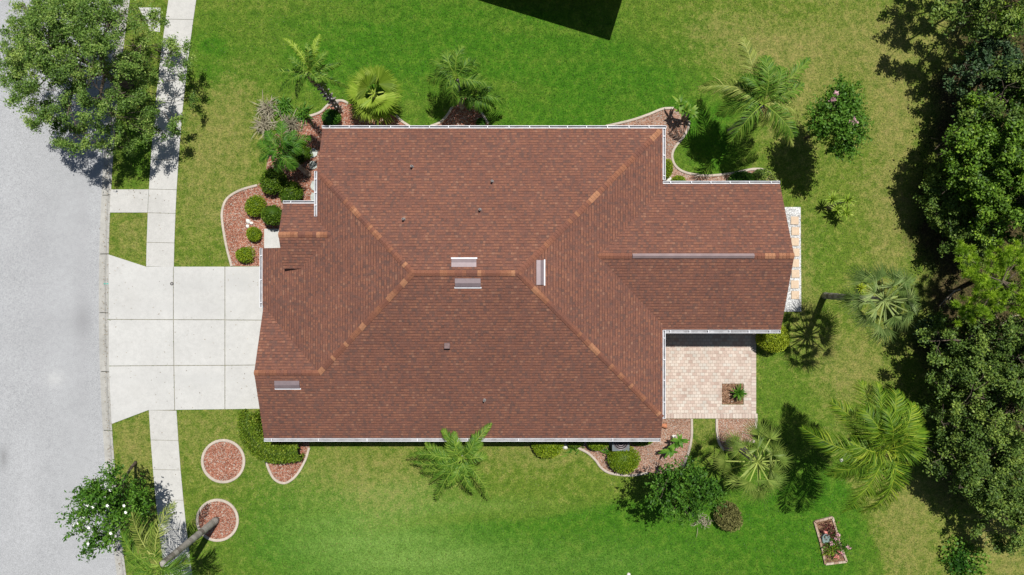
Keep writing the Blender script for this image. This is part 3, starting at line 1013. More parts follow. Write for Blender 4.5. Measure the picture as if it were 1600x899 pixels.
cap_line((XR, 0, RZ), (XL, 0, RZ), bias=0.55)
cap_line((XL, 0, RZ), (-8.55, 4.39, zT(0, 4.39)), bias=0.6)
cap_line((XL, 0, RZ), (GX, GY, GZ), bias=0.6)
cap_line((XR, 0, RZ), (6.80, 6.53, zT(0, 6.53)), bias=0.5)
cap_line((XR, 0, RZ), (6.90, -6.63, zB(0, -6.63)), bias=0.5)
cap_line((GX, GY, GZ), (-11.50, GY, GZ), bias=0.45)
cap_line((EX, EY, EZ), (-10.33, EY, EZ), bias=0.45)
cap_line((WX, WY, WZ), (5.5, WY, WZ), bias=0.5)
cap_line((10.7, WY, WZ), (12.43, WY, WZ), bias=0.5)
# long metal ridge vent on the wing
mb = MB()
xa, xb = P(988, 401, 4.0)[0], P(1178, 400, 4.0)[0]
mb.add([(xa, WY - .105, WZ + .015), (xa, WY, WZ + .11), (xa, WY + .105, WZ + .015), (xb, WY - .105, WZ + .015), (xb, WY, WZ + .11), (xb, WY + .105, WZ + .015), (xa, WY - .105, WZ - .06), (xa, WY + .105, WZ - .06), (xb, WY - .105, WZ - .06), (xb, WY + .105, WZ - .06)],
       [(0, 3, 4, 1), (1, 4, 5, 2), (6, 8, 3, 0), (2, 5, 9, 7), (0, 1, 2, 7, 6), (3, 8, 9, 5, 4)])
mb.build('ridge_vent', M['ridge_metal'], roof)


def off_ridge_vent(px, py, zf, lx, ly, down):
    """low wedge vent: a sloping hood that opens down the slope, on a flat flange"""
    h = 4.5
    for _ in range(6):
        q = P(px, py, h)
        h = zf(q[0], q[1])
    q = P(px, py, h)
    mb = MB()
    dn_ = np.array(down, float)
    sd = np.array([-dn_[1], dn_[0]])
    wl, dl = (lx, ly)

    def pt(a, c, dz):
        x, y = q[0] + sd[0] * a + dn_[0] * c, q[1] + sd[1] * a + dn_[1] * c
        return (x, y, zf(x, y) + dz)
    A, B_ = wl / 2, dl / 2
    mb.add([pt(-A, -B_, .015), pt(A, -B_, .015), pt(A, .1 * B_, .085), pt(-A, .1 * B_, .085), pt(A, B_, .075), pt(-A, B_, .075), pt(-A, B_, -.03), pt(A, B_, -.03), pt(-A, -B_, -.05), pt(A, -B_, -.05)],
           [(0, 3, 2, 1), (3, 5, 4, 2), (5, 6, 7, 4), (1, 2, 4, 7, 9), (0, 8, 6, 5, 3)], mi=0)
    mb.add([pt(-A - .03, B_ + .004, .012), pt(A + .03, B_ + .004, .012), pt(A + .03, B_ + .06, .03), pt(-A - .03, B_ + .06, .03)], [(0, 3, 2, 1)], mi=1)
    mb.build('roof_vent', [M['vent'], M['white']], roof)


off_ridge_vent(725, 411, zT, 1.05, 0.34, (0, 1))
off_ridge_vent(731, 442, zB, 1.08, 0.36, (0, -1))
off_ridge_vent(844, 426, zR, 1.05, 0.32, (1, 0))
off_ridge_vent(449, 601, zB, 1.12, 0.36, (0, -1))
for px, py, zf in ((644, 261, zT), (769, 284, zT), (750, 328, zT), (631, 343, zT), (757, 625, zB)):
    h = 4.0
    for _ in range(6):
        q = P(px, py, h)
        h = zf(q[0], q[1])
    mb = MB()
    mb.tube([(q[0], q[1], h - .1), (q[0], q[1], h + .28)], 0.05, 10)
    mb.tube([(q[0], q[1], h - .06), (q[0], q[1], h + .05), (q[0], q[1], h + .09)], [0.085, 0.07, 0.052], 12)
    mb.tube([(q[0], q[1], h + .279), (q[0], q[1], h + .283)], 0.035, 10, mi=1)
    mb.build('vent_pipe', [M['lead'], M['black']], roof)
h = 4.0
for _ in range(6):
    q = P(699, 540, h)
    h = zB(q[0], q[1])
mb = MB()
mb.box((q[0], q[1], h + .03), (0.22, 0.22, 0.2))
mb.box((q[0], q[1], h + .17), (0.27, 0.27, 0.06), taper=0.85)
mb.build('box_vent', M['vent_dark'], roof)


def gutter(a, c, out, drop=0.0, step=0.92):
    """open white trough along an eave with a strap across it every yard"""
    a, c = np.array(a, float), np.array(c, float)
    d = unit(c - a)
    o_ = np.array([out[0], out[1], 0.0])
    Ln = np.linalg.norm(c - a)
    mb = MB()
    t_ = 0.022
    W = 0.155 if abs(out[1] + 1) < .1 else 0.13
    prof = [(0.004, -0.02), (0.004, -0.125), (W * .8, -0.125), (W, -0.06), (W, 0.0), (W - t_, 0.0), (W - t_, -0.055), (W * .74, -0.10), (0.026, -0.10), (0.026, -0.02)]
    vs_ = []
    for p in (a, c):
        for x, z in prof:
            q = p + o_ * x
            vs_.append((q[0], q[1], q[2] + z))
    n = len(prof)
    for i in range(n):
        j = (i + 1) % n
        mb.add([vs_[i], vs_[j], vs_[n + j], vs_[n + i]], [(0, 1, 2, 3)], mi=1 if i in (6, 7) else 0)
    mb.add(vs_[:n], [tuple(range(n))])
    mb.add(vs_[n:], [tuple(reversed(range(n)))])
    s_ = 0.35
    ang = math.atan2(d[1], d[0])
    while s_ < Ln - 0.1:
        q = a + d * s_ + o_ * (W / 2)
        mb.box((q[0], q[1], q[2] - 0.008), (0.035, W - 0.03, 0.012), ang)
        s_ += step * rs.uniform(.9, 1.1)
    for e in (a, c):
        q = e + o_ * (W / 2)
        mb.box((q[0], q[1], q[2] - 0.063), (0.012, W - 0.002, 0.124), ang)
    return mb.build('gutter', [M['white'], M['gutter_in']], house)


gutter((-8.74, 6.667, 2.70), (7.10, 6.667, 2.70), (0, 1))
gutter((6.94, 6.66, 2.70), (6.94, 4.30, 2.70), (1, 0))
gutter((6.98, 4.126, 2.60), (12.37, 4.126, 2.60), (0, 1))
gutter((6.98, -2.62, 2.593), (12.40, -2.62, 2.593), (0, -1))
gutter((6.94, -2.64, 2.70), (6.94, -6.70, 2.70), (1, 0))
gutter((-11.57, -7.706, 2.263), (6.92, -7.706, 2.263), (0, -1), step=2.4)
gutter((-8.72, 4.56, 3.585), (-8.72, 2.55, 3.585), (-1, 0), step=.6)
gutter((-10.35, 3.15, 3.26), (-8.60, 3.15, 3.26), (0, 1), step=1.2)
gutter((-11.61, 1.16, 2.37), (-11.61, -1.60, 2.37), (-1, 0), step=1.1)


def downspout(x, y, z, out):
    mb = MB()
    mb.box((x, y, (z + .1) / 2), (0.08, 0.06, z - .1))
    mb.tube([(x + out[0] * .3, y + out[1] * .3, z + .22), (x + out[0] * .25, y + out[1] * .25, z + .1), (x, y, z - .05)], 0.04, 8)
    mb.build('downspout', M['white'], house)


# walls
WT = 2.22
foot = [(-8.25, 6.2), (6.5, 6.2), (6.5, 3.7), (11.95, 3.7), (11.95, -2.2), (6.5, -2.2), (6.5, -7.2), (-11.1, -7.2), (-11.1, 0.75), (-8.25, 0.75)]
mb = MB()
mb.prism(foot, -0.1, WT)


def gable(mb, x, ys_zf, t=0.14):
    pts = [(y, z) for y, z in ys_zf]
    n = len(pts)
    mb.add([(x - t / 2, y, z) for y, z in pts] + [(x + t / 2, y, z) for y, z in pts],
           [tuple(range(n)), tuple(reversed(range(n, 2 * n)))] + [(i, i + n, (i + 1) % n + n, (i + 1) % n) for i in range(n)])


gable(mb, 11.87, [(-2.19, WT + .004), (3.69, WT + .004), (3.69, zWN(0, 3.69) - .17), (WY, WZ - .17), (-2.19, zWS(0, -2.19) - .17)])
gable(mb, -11.02, [(-7.19, WT + .004), (-1.6, WT + .004), (GY, GZ - .17), (-7.19, zB(0, -7.19) - .17)])
gable(mb, -8.17, [(2.5, WT + .004), (6.19, WT + .004), (6.19, zT(0, 6.19) - .17), (4.9, zT(0, 4.9) - .17), (4.5, 3.40), (2.5, 3.40)])
gable(mb, -10.0, [(0.45, 2.95), (2.95, 2.95), (2.95, zEN(0, 2.95) - .17), (EY, EZ - .17), (0.45, zES(0, .45) - .17)])
mb.build('wall', M['stucco'], house)
for y in (0.62, 2.85):
    cm = MB()
    cm.box((-10.0, y if y > 1 else 1.0, 1.5), (0.3, 0.3, 2.94))
    cm.box((-10.0, y if y > 1 else 1.0, 0.16), (0.4, 0.4, 0.26))
    cm.build('porch_column', M['stucco'], house)
mb = MB()
mb.box((-11.125, -4.3, 1.12), (0.04, 4.9, 2.1))
for k in range(1, 4):
    mb.box((-11.15, -4.3, 0.09 + k * 0.525), (0.012, 4.86, 0.02))
mb.build('garage_door', M['door'], house)
mb = MB()
mb.box((-8.27, 1.7, 1.13), (0.05, 1.0, 2.08))
d_ = mb.build('front_door', M['bark'], house)
mb = MB()
mb.tube([(-8.36, 1.32, 1.05), (-8.29, 1.32, 1.05)], 0.035, 8)
mb.build('door_handle', M['vent'], d_)


def window(x, y, z, w, h, ax):
    fm, pm_ = MB(), MB()
    t_ = 0.05
    for s_ in (-1, 1):
        if ax == 'y':
            fm.box((x + s_ * (w / 2 - t_ / 2), y, z), (t_, 0.07, h))
            fm.box((x, y, z + s_ * (h / 2 - t_ / 2)), (w - 2 * t_ - .004, 0.066, t_))
        else:
            fm.box((x, y + s_ * (w / 2 - t_ / 2), z), (0.07, t_, h))
            fm.box((x, y, z + s_ * (h / 2 - t_ / 2)), (0.066, w - 2 * t_ - .004, t_))
    wdw = fm.build('window', M['white'], house)
    pm_.box((x, y, z), (w - .1, 0.03, h - .1) if ax == 'y' else (0.03, w - .1, h - .1))
    pm_.build('pane', M['glass'], wdw)


for x in (-6.2, -2.5, 1.5, 4.8):
    window(x, 6.22, 1.45, 1.5, 1.2, 'y')
for x in (-7.5, -3.0, 1.0):
    window(x, -7.22, 1.35, 1.5, 1.1, 'y')
window(11.97, 1.8, 1.4, 1.8, 1.2, 'x')
window(11.97, -0.8, 1.4, 1.2, 1.2, 'x')
window(9.2, -2.22, 1.2, 2.4, 1.9, 'y')
window(-8.28, 4.8, 1.5, 1.6, 1.4, 'x')
# coach light bar over the narrow garage bay, seen past the left gutter
mb = MB()
q = P(408.5, 480, 2.1)
mb.box((-11.60, -1.55, 2.18), (0.10, 0.62, 0.07))
mb.box((-11.55, -1.55, 2.10), (0.06, 0.5, 0.09))
mb.box((-11.36, -1.55, 2.10), (0.5, 0.06, 0.05))
mb.build('light_bar', M['vent'], house)

# ------------------------------------------------------------------ neighbouring house just beyond the top of the frame: throws the sharp shadow
nb = thing('house', (0, 20, 0), 'neighbouring shingle roofed house standing past the top lawn', 'house')
sh = P(952, 65)
zc = 3.0
cx, cy_ = sh[0] + 0.15 * zc, sh[1] + 0.36 * zc
u1 = unit(np.array([-212.0, 65.0]))
u2 = np.array([0.293, 0.956])
c0 = np.array([cx, cy_])
A, Bq = c0, c0 + u1 * 13
Cq, Dq = c0 + u1 * 13 + u2 * 14, c0 + u2 * 14
mid1 = c0 + u1 * 6.5 + u2 * 6.0
mid2 = c0 + u1 * 6.5 + u2 * 8.0
zr = zc + 6.0 * 0.42
vv = [(*A, zc), (*Bq, zc), (*Cq, zc), (*Dq, zc), (*mid1, zr), (*mid2, zr)]
mb = MB()
mb.add(vv, [(0, 4, 1), (1, 4, 5, 2), (2, 5, 3), (3, 5, 4, 0)])
mb.add([(p[0], p[1], zc - .16) for p in vv[:4]], [(0, 1, 2, 3)], mi=1)
for i in range(4):
    a_, c_ = vv[i], vv[(i + 1) % 4]
    mb.add([a_, c_, (c_[0], c_[1], zc - .16), (a_[0], a_[1], zc - .16)], [(0, 1, 2, 3)], mi=1)
ro = mb.build('roof', [M['vent_dark'], M['fascia']], nb)
mb = MB()
ins = lambda a_, c_: c0 + u1 * a_ + u2 * c_
mb.prism([tuple(ins(1.3, 1.3)), tuple(ins(11.7, 1.3)), tuple(ins(11.7, 12.7)), tuple(ins(1.3, 12.7))], -0.1, zc - 0.17)
mb.build('wall', M['stucco'], nb)


# ------------------------------------------------------------------ vegetation builders
def rand_dirs(n, zmin=-0.3):
    d = unit(rs.normal(size=(n * 3, 3)))
    d = d[d[:, 2] > zmin]
    return d[:n]


def broadleaf(name, label, cat, base_px, crown_px, h, rad, mat, leaves=22000, size=0.10, flat=0.65, clumps=80, clump_r=0.42, trunk_r=0.16, bark='bark', group=None, ragged=0.35, aspect=0.5, tint0=0.45, inner=0.35, spiky=0.0, limbs=6, umbrella=0.0, upb=1.0, stretch=(1.0, 1.0)):
    base = P(*base_px)
    base[2] = ZL - 0.05
    c = P(crown_px[0], crown_px[1], h)
    root = thing(name, base, label, cat, group)
    # clump centres fill an uneven crown volume
    d = unit(rs.normal(size=(clumps, 3)))
    lob = np.ones(clumps)
    for _ in range(5):
        ld = unit(rs.normal(size=3))
        lob += ragged * rs.uniform(-1, 1) * np.clip(d @ ld, 0, 1) ** 2 * 1.6
    r = rad * np.clip(lob, 0.55, 1.35) * (inner + (1 - inner) * rs.uniform(0, 1, clumps) ** 0.5)
    cc = c + d * r[:, None] * np.array([stretch[0], stretch[1], flat])
    cc[:, 2] = cc[:, 2] - umbrella * (np.hypot(cc[:, 0] - c[0], cc[:, 1] - c[1]) / rad) ** 2
    cc[:, 2] = np.maximum(cc[:, 2], 0.5)
    # trunk and limbs
    tb = MB()
    fork = base * 0.45 + c * 0.55
    fork[2] = base[2] + (c[2] - base[2]) * 0.5
    mids = [base, base * .6 + fork * .4 + np.array([rs.uniform(-.1, .1), rs.uniform(-.1, .1), 0]), fork]
    tb.tube(catmull(mids, 4), np.linspace(trunk_r * 1.25, trunk_r * .8, 9), 9)
    # limbs climb out towards the rim; side branches leave them all along, twigs reach every leaf clump
    nodes, nrad = [], []
    for k in range(limbs):
        an = 2 * math.pi * (k + rs.uniform(-.3, .3)) / limbs
        e = c + np.array([math.cos(an), math.sin(an), 0]) * rad * rs.uniform(.55, .85)
        e[2] = c[2] - umbrella * .45 + rs.uniform(-.25, .15) * rad
        s0_ = base + (fork - base) * rs.uniform(.72, 1.0)
        m_ = (s0_ + e) / 2 + rs.normal(size=3) * rad * .10
        m_[2] += .12 * rad
        pl = catmull([s0_, m_, e], 7)
        r_ = np.linspace(trunk_r * .5, trunk_r * .12, len(pl))
        tb.tube(pl, r_, 6)
        nodes += list(pl[4:])
        nrad += list(r_[4:])
        for q in range(4):
            i0 = rs.randint(4, len(pl) - 1)
            b1 = pl[i0] + unit(rs.normal(size=3) * np.array([1, 1, .5])) * rad * rs.uniform(.2, .42)
            bp_ = catmull([pl[i0], (pl[i0] + b1) / 2 + rs.normal(size=3) * .08, b1], 3)
            tb.tube(bp_, np.linspace(r_[i0] * .6, .010, len(bp_)), 5, cap=False)
            nodes += list(bp_[2:])
            nrad += [.014] * len(bp_[2:])
    allp = np.array(nodes)
    for q in cc:
        dd = ((allp - q) ** 2).sum(1)
        k = np.argsort(dd)[rs.randint(0, 4)]
        s_ = allp[k]
        if np.linalg.norm(q - s_) > .9:
            s_ = q + unit(s_ - q) * .9
        m_ = (s_ + q) / 2 + rs.normal(size=3) * .07
        tb.tube([s_, m_, q], [.013, .009, .005], 4, cap=False)
    tb.build('trunk', M[bark], root, True)
    # leaves
    per = rs.dirichlet(np.ones(clumps) * 4) * leaves
    pts, tn = [], []
    for q, n_ in zip(cc, per):
        n_ = int(n_)
        e1_ = rs.uniform(0, math.pi)
        ax_ = np.array([[math.cos(e1_), math.sin(e1_), 0], [-math.sin(e1_), math.cos(e1_), 0], [0, 0, 1]])
        off = unit(rs.normal(size=(n_, 3))) * (rs.uniform(0, 1, n_) ** .8)[:, None] * clump_r * np.array([rs.uniform(1.1, 2.4), rs.uniform(.6, 1.2), rs.uniform(.35, .65)])
        off = off @ ax_ + rs.normal(size=(n_, 3)) * .06
        if spiky:
            sp = 7
            sd = unit(rs.normal(size=(sp, 3)) + (q - c) / rad * 1.0)
            wh = rs.randint(0, sp, n_)
            off = sd[wh] * (rs.uniform(0, 1, n_) * spiky)[:, None] + rs.normal(size=(n_, 3)) * .05
        pts.append(q + off)
        tn.append(np.full(n_, tint0 + rs.normal(0, .13)) + rs.normal(0, .17, n_))
    pts = np.concatenate(pts)
    tn = np.concatenate(tn)
    V, F = leaf_quads(pts, size, aspect, upb)
    quads('crown', V, F, tn, M[mat], root)
    return root, cc


def shrub(label, px, py, rpx, hgt, mat='boxwood', name='shrub', leaves=1800, size=0.075, squash=1.0, group=None, sx=1.0, rough=0.10, z0=ZL, core=True):
    r = rpx * (H - hgt * .6) / FPX
    c = P(px, py, hgt * 0.55)
    root = thing(name, (c[0], c[1], z0), label, 'shrub', group)
    n = int(leaves * 1.5)
    d = unit(rs.normal(size=(n, 3)))
    d[:, 2] = np.where(d[:, 2] < -0.35, -d[:, 2], d[:, 2])
    wob = np.ones(n)
    for _ in range(7):
        ld = unit(rs.normal(size=3))
        wob += rough * rs.uniform(-1, 1) * np.clip(d @ ld, 0, 1) ** 3 * 2
    rr = wob * (rs.uniform(.80, 1.04, n) if core else rs.uniform(.1, 1.05, n) ** .5)
    pts = c + d * rr[:, None] * np.array([r * sx, r * squash, hgt * 0.5])
    pts[:, 2] = np.maximum(pts[:, 2], z0 + .03)
    V, F = leaf_quads(pts, size, 0.6, 0.9)
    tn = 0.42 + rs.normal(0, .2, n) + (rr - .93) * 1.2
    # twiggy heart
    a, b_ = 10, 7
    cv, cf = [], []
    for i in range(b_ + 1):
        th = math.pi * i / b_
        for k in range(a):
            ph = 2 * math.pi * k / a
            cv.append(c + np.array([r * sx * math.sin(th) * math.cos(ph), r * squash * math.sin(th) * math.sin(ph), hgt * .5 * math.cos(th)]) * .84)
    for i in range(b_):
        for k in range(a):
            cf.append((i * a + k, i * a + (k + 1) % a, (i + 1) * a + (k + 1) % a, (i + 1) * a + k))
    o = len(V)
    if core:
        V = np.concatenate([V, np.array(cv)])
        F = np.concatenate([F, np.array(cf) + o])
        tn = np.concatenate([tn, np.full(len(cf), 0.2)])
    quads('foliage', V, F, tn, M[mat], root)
    sb = MB()
    sb.tube([(c[0], c[1], z0 - .02), (c[0], c[1], c[2])], [.05, .03], 6)
    sb.build('stem', M['bark'], root)
    return root


def pinnate(origin, tip, mat, parent, h_end=-0.5, leaf=0.5, nl=44, arch=0.5, width=0.042, tint=0.5, hang=0.35, vee=0.25, wind=None):
    nl, width, hang = int(nl * 1.08), width * .74, hang * 1.5
    tilt = rs.uniform(-.5, .5)
    """feather frond: arched rachis from origin to tip with two rows of leaflets"""
    o = np.array(origin, float)
    e = np.array(tip, float)
    m_ = (o + e) / 2
    m_[2] = max(o[2], e[2]) + arch
    side0 = unit(np.cross(e - o, (0, 0, 1)))
    m_ = m_ + side0 * rs.uniform(-.22, .22) * np.linalg.norm(e - o)
    ts = np.linspace(0, 1, 15)
    rach = np.array([(1 - t) ** 2 * o + 2 * t * (1 - t) * m_ + t * t * e for t in ts])
    V, F, T = [], [], []

    def add(a, f, tn):
        k = len(V)
        V.extend(a)
        for q in f:
            F.append([k + i for i in q])
            T.append(tn)
    for i in range(14):
        w = 0.028 * (1 - ts[i] * .75)
        w2 = 0.028 * (1 - ts[i + 1] * .75)
        d = unit(rach[i + 1] - rach[i])
        s_ = unit(np.cross(d, (0, 0, 1)))
        u = np.array([0, 0, 1.0])
        add([rach[i] - s_ * w, rach[i] + u * w, rach[i] + s_ * w, rach[i + 1] + s_ * w2, rach[i + 1] + u * w2, rach[i + 1] - s_ * w2], [(0, 5, 4, 1), (1, 4, 3, 2)], min(1, tint + .38))
    for k in range(nl):
        t = 0.14 + 0.86 * (k + rs.uniform(-.3, .3)) / nl
        t = min(max(t, .1), 0.995)
        p = (1 - t) ** 2 * o + 2 * t * (1 - t) * m_ + t * t * e
        d = unit(2 * (1 - t) * (m_ - o) + 2 * t * (e - m_))
        s_ = unit(np.cross(d, (0, 0, 1)))
        u = np.cross(s_, d)
        prof = (0.55 + 0.75 * math.sin(math.pi * min(1, t * 1.02) ** .8)) * (1.0 if t < .85 else 1 - (t - .85) * 3.2)
        fw = 0.45 + 0.9 * t
        for sg in (-1, 1):
            ll = leaf * prof * rs.uniform(.85, 1.12)
            dr = unit(s_ * sg + d * (fw + rs.uniform(-.18, .18)) + u * (vee + sg * tilt + rs.uniform(-.45, .4)))
            if wind is not None:
                dr = unit(dr + np.asarray(wind) * .35)
            pm2 = p + dr * ll * .55
            pe = p + dr * ll + np.array([0, 0, -hang * ll * rs.uniform(.6, 1.4)])
            if wind is not None:
                pe = pe + np.asarray(wind) * ll * .3
            wv = unit(np.cross(dr, u + rs.normal(size=3) * .3)) * width / 2
            tn = tint + rs.normal(0, .21)
            add([p - wv * .5, p + wv * .5, pm2 + wv, pm2 - wv, pe + wv * .15, pe - wv * .15], [(0, 1, 2, 3), (3, 2, 4, 5)], tn)
    return quads('frond', V, F, T, M[mat], parent)


def fan(origin, az, el, lp, lf, mat, parent, nseg=26, span=125, droop=0.25, tint=0.5, split=0.55, fold=0.0, roll=0.0):
    """fan frond: a stalk and a pleated fan of pointed segments"""
    o = np.array(origin, float)
    ca, sa = math.cos(az), math.sin(az)
    d0 = np.array([ca * math.cos(el), sa * math.cos(el), math.sin(el)])
    e = o + d0 * lp + np.array([0, 0, -0.10 * lp * lp])
    V, F, T = [], [], []

    def add(a, f, tn):
        k = len(V)
        V.extend(a)
        for q in f:
            F.append([k + i for i in q])
            T.append(tn)
    s0 = np.array([-sa, ca, 0.0])
    w = 0.022
    add([o - s0 * w * 1.6, o + s0 * w * 1.6, e + s0 * w, e - s0 * w], [(0, 1, 2, 3)], min(1, tint + .3))
    up_ = np.cross(d0, s0) * -1
    up_ = np.cross(s0, d0) * -1 if up_[2] < 0 else up_
    if up_[2] < 0:
        up_ = -up_
    s1 = unit(s0 * math.cos(roll) + up_ * math.sin(roll))
    up1 = unit(np.cross(d0, s1))
    if up1[2] < 0:
        up1 = -up1
    da = 2 * span / nseg
    for k in range(nseg):
        a = R(-span + da * (k + .5))
        L1 = lf * (0.80 + 0.20 * math.cos(a * .7)) * rs.uniform(.92, 1.06)
        fz = fold * abs(math.sin(a))
        dr = unit(d0 * math.cos(a) + s1 * math.sin(a) + up1 * fz)
        pr = unit(np.cross(dr, up1))
        hw = math.tan(R(da / 2)) * L1 * split * 1.02
        rm_ = L1 * split
        dz = np.array([0, 0, -1.0])
        cpt = e + dr * .02
        ml = e + dr * rm_ - pr * hw + dz * droop * .25 * rm_ - up1 * .018
        mr = e + dr * rm_ + pr * hw + dz * droop * .25 * rm_ - up1 * .018
        mm = e + dr * rm_ + dz * droop * .25 * rm_ + up1 * .018
        tip = e + dr * L1 + dz * droop * L1 * rs.uniform(.6, 1.5) + pr * rs.uniform(-.06, .06) * L1
        tn = tint + rs.normal(0, .10)
        add([cpt, ml, tip, mm], [(0, 1, 2, 3)], tn - .10)
        add([cpt, mm, tip, mr], [(0, 1, 2, 3)], tn + .10)
    return quads('frond', V, F, T, M[mat], parent)


def trunk(root, pts, r0, r1, mat='palm_bark', rings=True, boots=False):
    pl = catmull(pts, 10)
    n = len(pl)
    rad = np.linspace(r0, r1, n)
    if rings:
        rad = rad * (1 + 0.06 * (np.arange(n) % 2))
    tb = MB()
    tb.tube(pl, rad, 12, tint=lambda i: float(np.clip(rs.normal(.62 if i % 2 else .42, .12), 0, 1)))
    if boots:
        for i in range(2, n):
            for k in range(5):
                an = k * 1.257 + i * .7
                p = pl[i] + np.array([math.cos(an), math.sin(an), 0]) * rad[i] * 1.02
                q = p + np.array([math.cos(an) * .10, math.sin(an) * .10, .13])
                tb.tube([p, q], [.045, .028], 5, tint=float(rs.choice([.05, .3, .95, 1.0])))
    tb.build('trunk', M[mat], root, not boots)


def feather_palm(label, base_px, crown_px, h, tips, mat, leaf=0.5, tr=0.13, extra=0, reach=1.6, name='palm_tree', tint=0.5, drop=0.55, nl=44, arch=0.55, wind=None, pale=None, width=0.042, lean_mid=0.5, boots=False):
    base = P(*base_px)
    base[2] = ZL - .05
    c = P(crown_px[0], crown_px[1], h)
    root = thing(name, base, label, 'palm')
    mid = base * (1 - lean_mid) + c * lean_mid
    trunk(root, [base, mid, c], tr * 1.2, tr * .85, 'palm_boots' if boots else 'palm_bark', not boots, boots)
    k = 0
    for tp in tips:
        dz = tp[2] if len(tp) > 2 else -drop
        e = P(tp[0], tp[1], h + dz)
        mt = pale if (pale and len(tp) > 3) else mat
        pinnate(c + np.array([0, 0, .05]), e, mt, root, leaf=leaf * (0.85 + .25 * rs.uniform()), nl=nl, arch=arch * rs.uniform(.7, 1.2), tint=tint + rs.uniform(-.08, .08), wind=wind, width=width)
        k += 1
    for i in range(extra):
        an = 2 * math.pi * (i + rs.uniform(0, .6)) / extra
        e = c + np.array([math.cos(an) * reach, math.sin(an) * reach, rs.uniform(-.5, .35) * reach]) * rs.uniform(.75, 1.05)
        pinnate(c + np.array([0, 0, .05]), e, mat, root, leaf=leaf, nl=int(nl * .8), arch=arch * rs.uniform(.7, 1.3), tint=tint + rs.uniform(-.12, .05), wind=wind, width=width)
    # a couple of old browned fronds hanging below the crown
    for q in range(2):
        an = rs.uniform(0, 6.28)
        pinnate(c - np.array([0, 0, .05]), c + np.array([math.cos(an) * reach * .45, math.sin(an) * reach * .45, -min(1.1, h * .4)]), 'dead', root, leaf=leaf * .6, nl=24, arch=.1, tint=.45)
    # spear leaf
    pinnate(c, c + np.array([rs.uniform(-.2, .2), rs.uniform(-.2, .2), reach * .55]), mat, root, leaf=leaf * .4, nl=16, arch=.1, tint=tint + .2)
    return root


def rosette(V, F, T, c, n, Lr, w, tint=.5, droop=.25, elmin=10, elmax=80):
    for k in range(n):
        az = rs.uniform(0, 2 * math.pi)
        el = R(rs.uniform(elmin, elmax))
        Ln = Lr * rs.uniform(.8, 1.1)
        d = np.array([math.cos(az) * math.cos(el), math.sin(az) * math.cos(el), math.sin(el)])
        s_ = np.array([-math.sin(az), math.cos(az), 0]) * w / 2
        pts = [c + d * Ln * t + np.array([0, 0, -droop * Ln * t * t]) for t in (0.02, .4, .75, 1.0)]
        ww = (.7, 1.0, .75, .08)
        o = len(V)
        for p, q in zip(pts, ww):
            V.extend([p - s_ * q, p + s_ * q])
        tn = tint + rs.normal(0, .16)
        for i in range(3):
            F.append([o + 2 * i, o + 2 * i + 1, o + 2 * i + 3, o + 2 * i + 2])
            T.append(tn + (.06 * i))


def yucca(label, base_px, heads, mat='areca', Lr=.5, n=46, w=.045, name='yucca', tr=.05, cat='plant', tint=.55, z0=ZL, droop=.3):
    base = P(*base_px)
    base[2] = z0 - .02
    root = thing(name, base, label, cat)
    for px, py, h in heads:
        c = P(px, py, h)
        sb = MB()
        sb.tube([base, (base + c) / 2 + np.array([.03, 0, 0]), c], [tr, tr * .9, tr * .8], 7)
        sb.build('stem', M['bark_pale'], root, True)
        V, F, T = [], [], []
        rosette(V, F, T, c, n, Lr, w, tint, droop)
        quads('leaf_rosette', V, F, T, M[mat], root)
    return root


def in_poly(q, a):
    inside = np.zeros(len(q), bool)
    j = len(a) - 1
    for i in range(len(a)):
        cnd = ((a[i, 1] > q[:, 1]) != (a[j, 1] > q[:, 1])) & (q[:, 0] < (a[j, 0] - a[i, 0]) * (q[:, 1] - a[i, 1]) / (a[j, 1] - a[i, 1] + 1e-12) + a[i, 0])
        inside ^= cnd
        j = i
    return inside


def grass():
    n = 260000
    q = np.column_stack([rs.uniform(-21, 27, n), rs.uniform(-16, 15, n)])
    px, py = NX + q[:, 0] / .032, NY - q[:, 1] / .032
    ok = px > kerb_px(py) + .8
    for a in EXCL:
        if not ok.any():
            break
        lo, hi = a.min(0), a.max(0)
        w = np.where(ok & (q > lo).all(1) & (q < hi).all(1))[0]
        ok[w] &= ~in_poly(q[w], a)
    dry, lush, lit, lime = lawn_fields(px, py)
    ok &= rs.uniform(size=n) > lit * 1.1
    ok_ = ok
    q, dry, lush = q[ok], np.clip(dry, 0, 1)[ok], np.clip(lush, 0, 1)[ok]
    n = len(q)
    az = rs.uniform(0, 6.2832, n)
    el = rs.uniform(.15, 1.0, n)
    Ln = rs.uniform(.04, .095, n) * (1 - .25 * dry)
    d = np.stack([np.cos(az) * np.cos(el), np.sin(az) * np.cos(el), np.sin(el)], -1) * Ln[:, None]
    s_ = np.stack([-np.sin(az), np.cos(az), np.zeros(n)], -1) * rs.uniform(.008, .017, n)[:, None]
    p = np.column_stack([q, np.full(n, ZL - .004)])
    V = np.stack([p - s_, p + s_, p + d + s_ * .25, p + d - s_ * .25], 1).reshape(-1, 3)
    # tint: 0 lush green, 0.5 plain green, 1 straw
    tn = .40 - .40 * lush + .22 * dry + .35 * np.clip(lime, 0, 1)[ok_] + rs.normal(0, .13, n) + (rs.uniform(size=n) < .05 + .28 * dry) * .4  # the painted lime glow pales the blades as well
    tag(quads('grass', V, np.arange(4 * n).reshape(n, 4), tn, M['grass']), kind='stuff')


M['grass'] = leaf_mat('grass_blade', (0.042, 0.125, 0.010), (0.125, 0.180, 0.024), (0.400, 0.350, 0.150), 0.3)
grass()

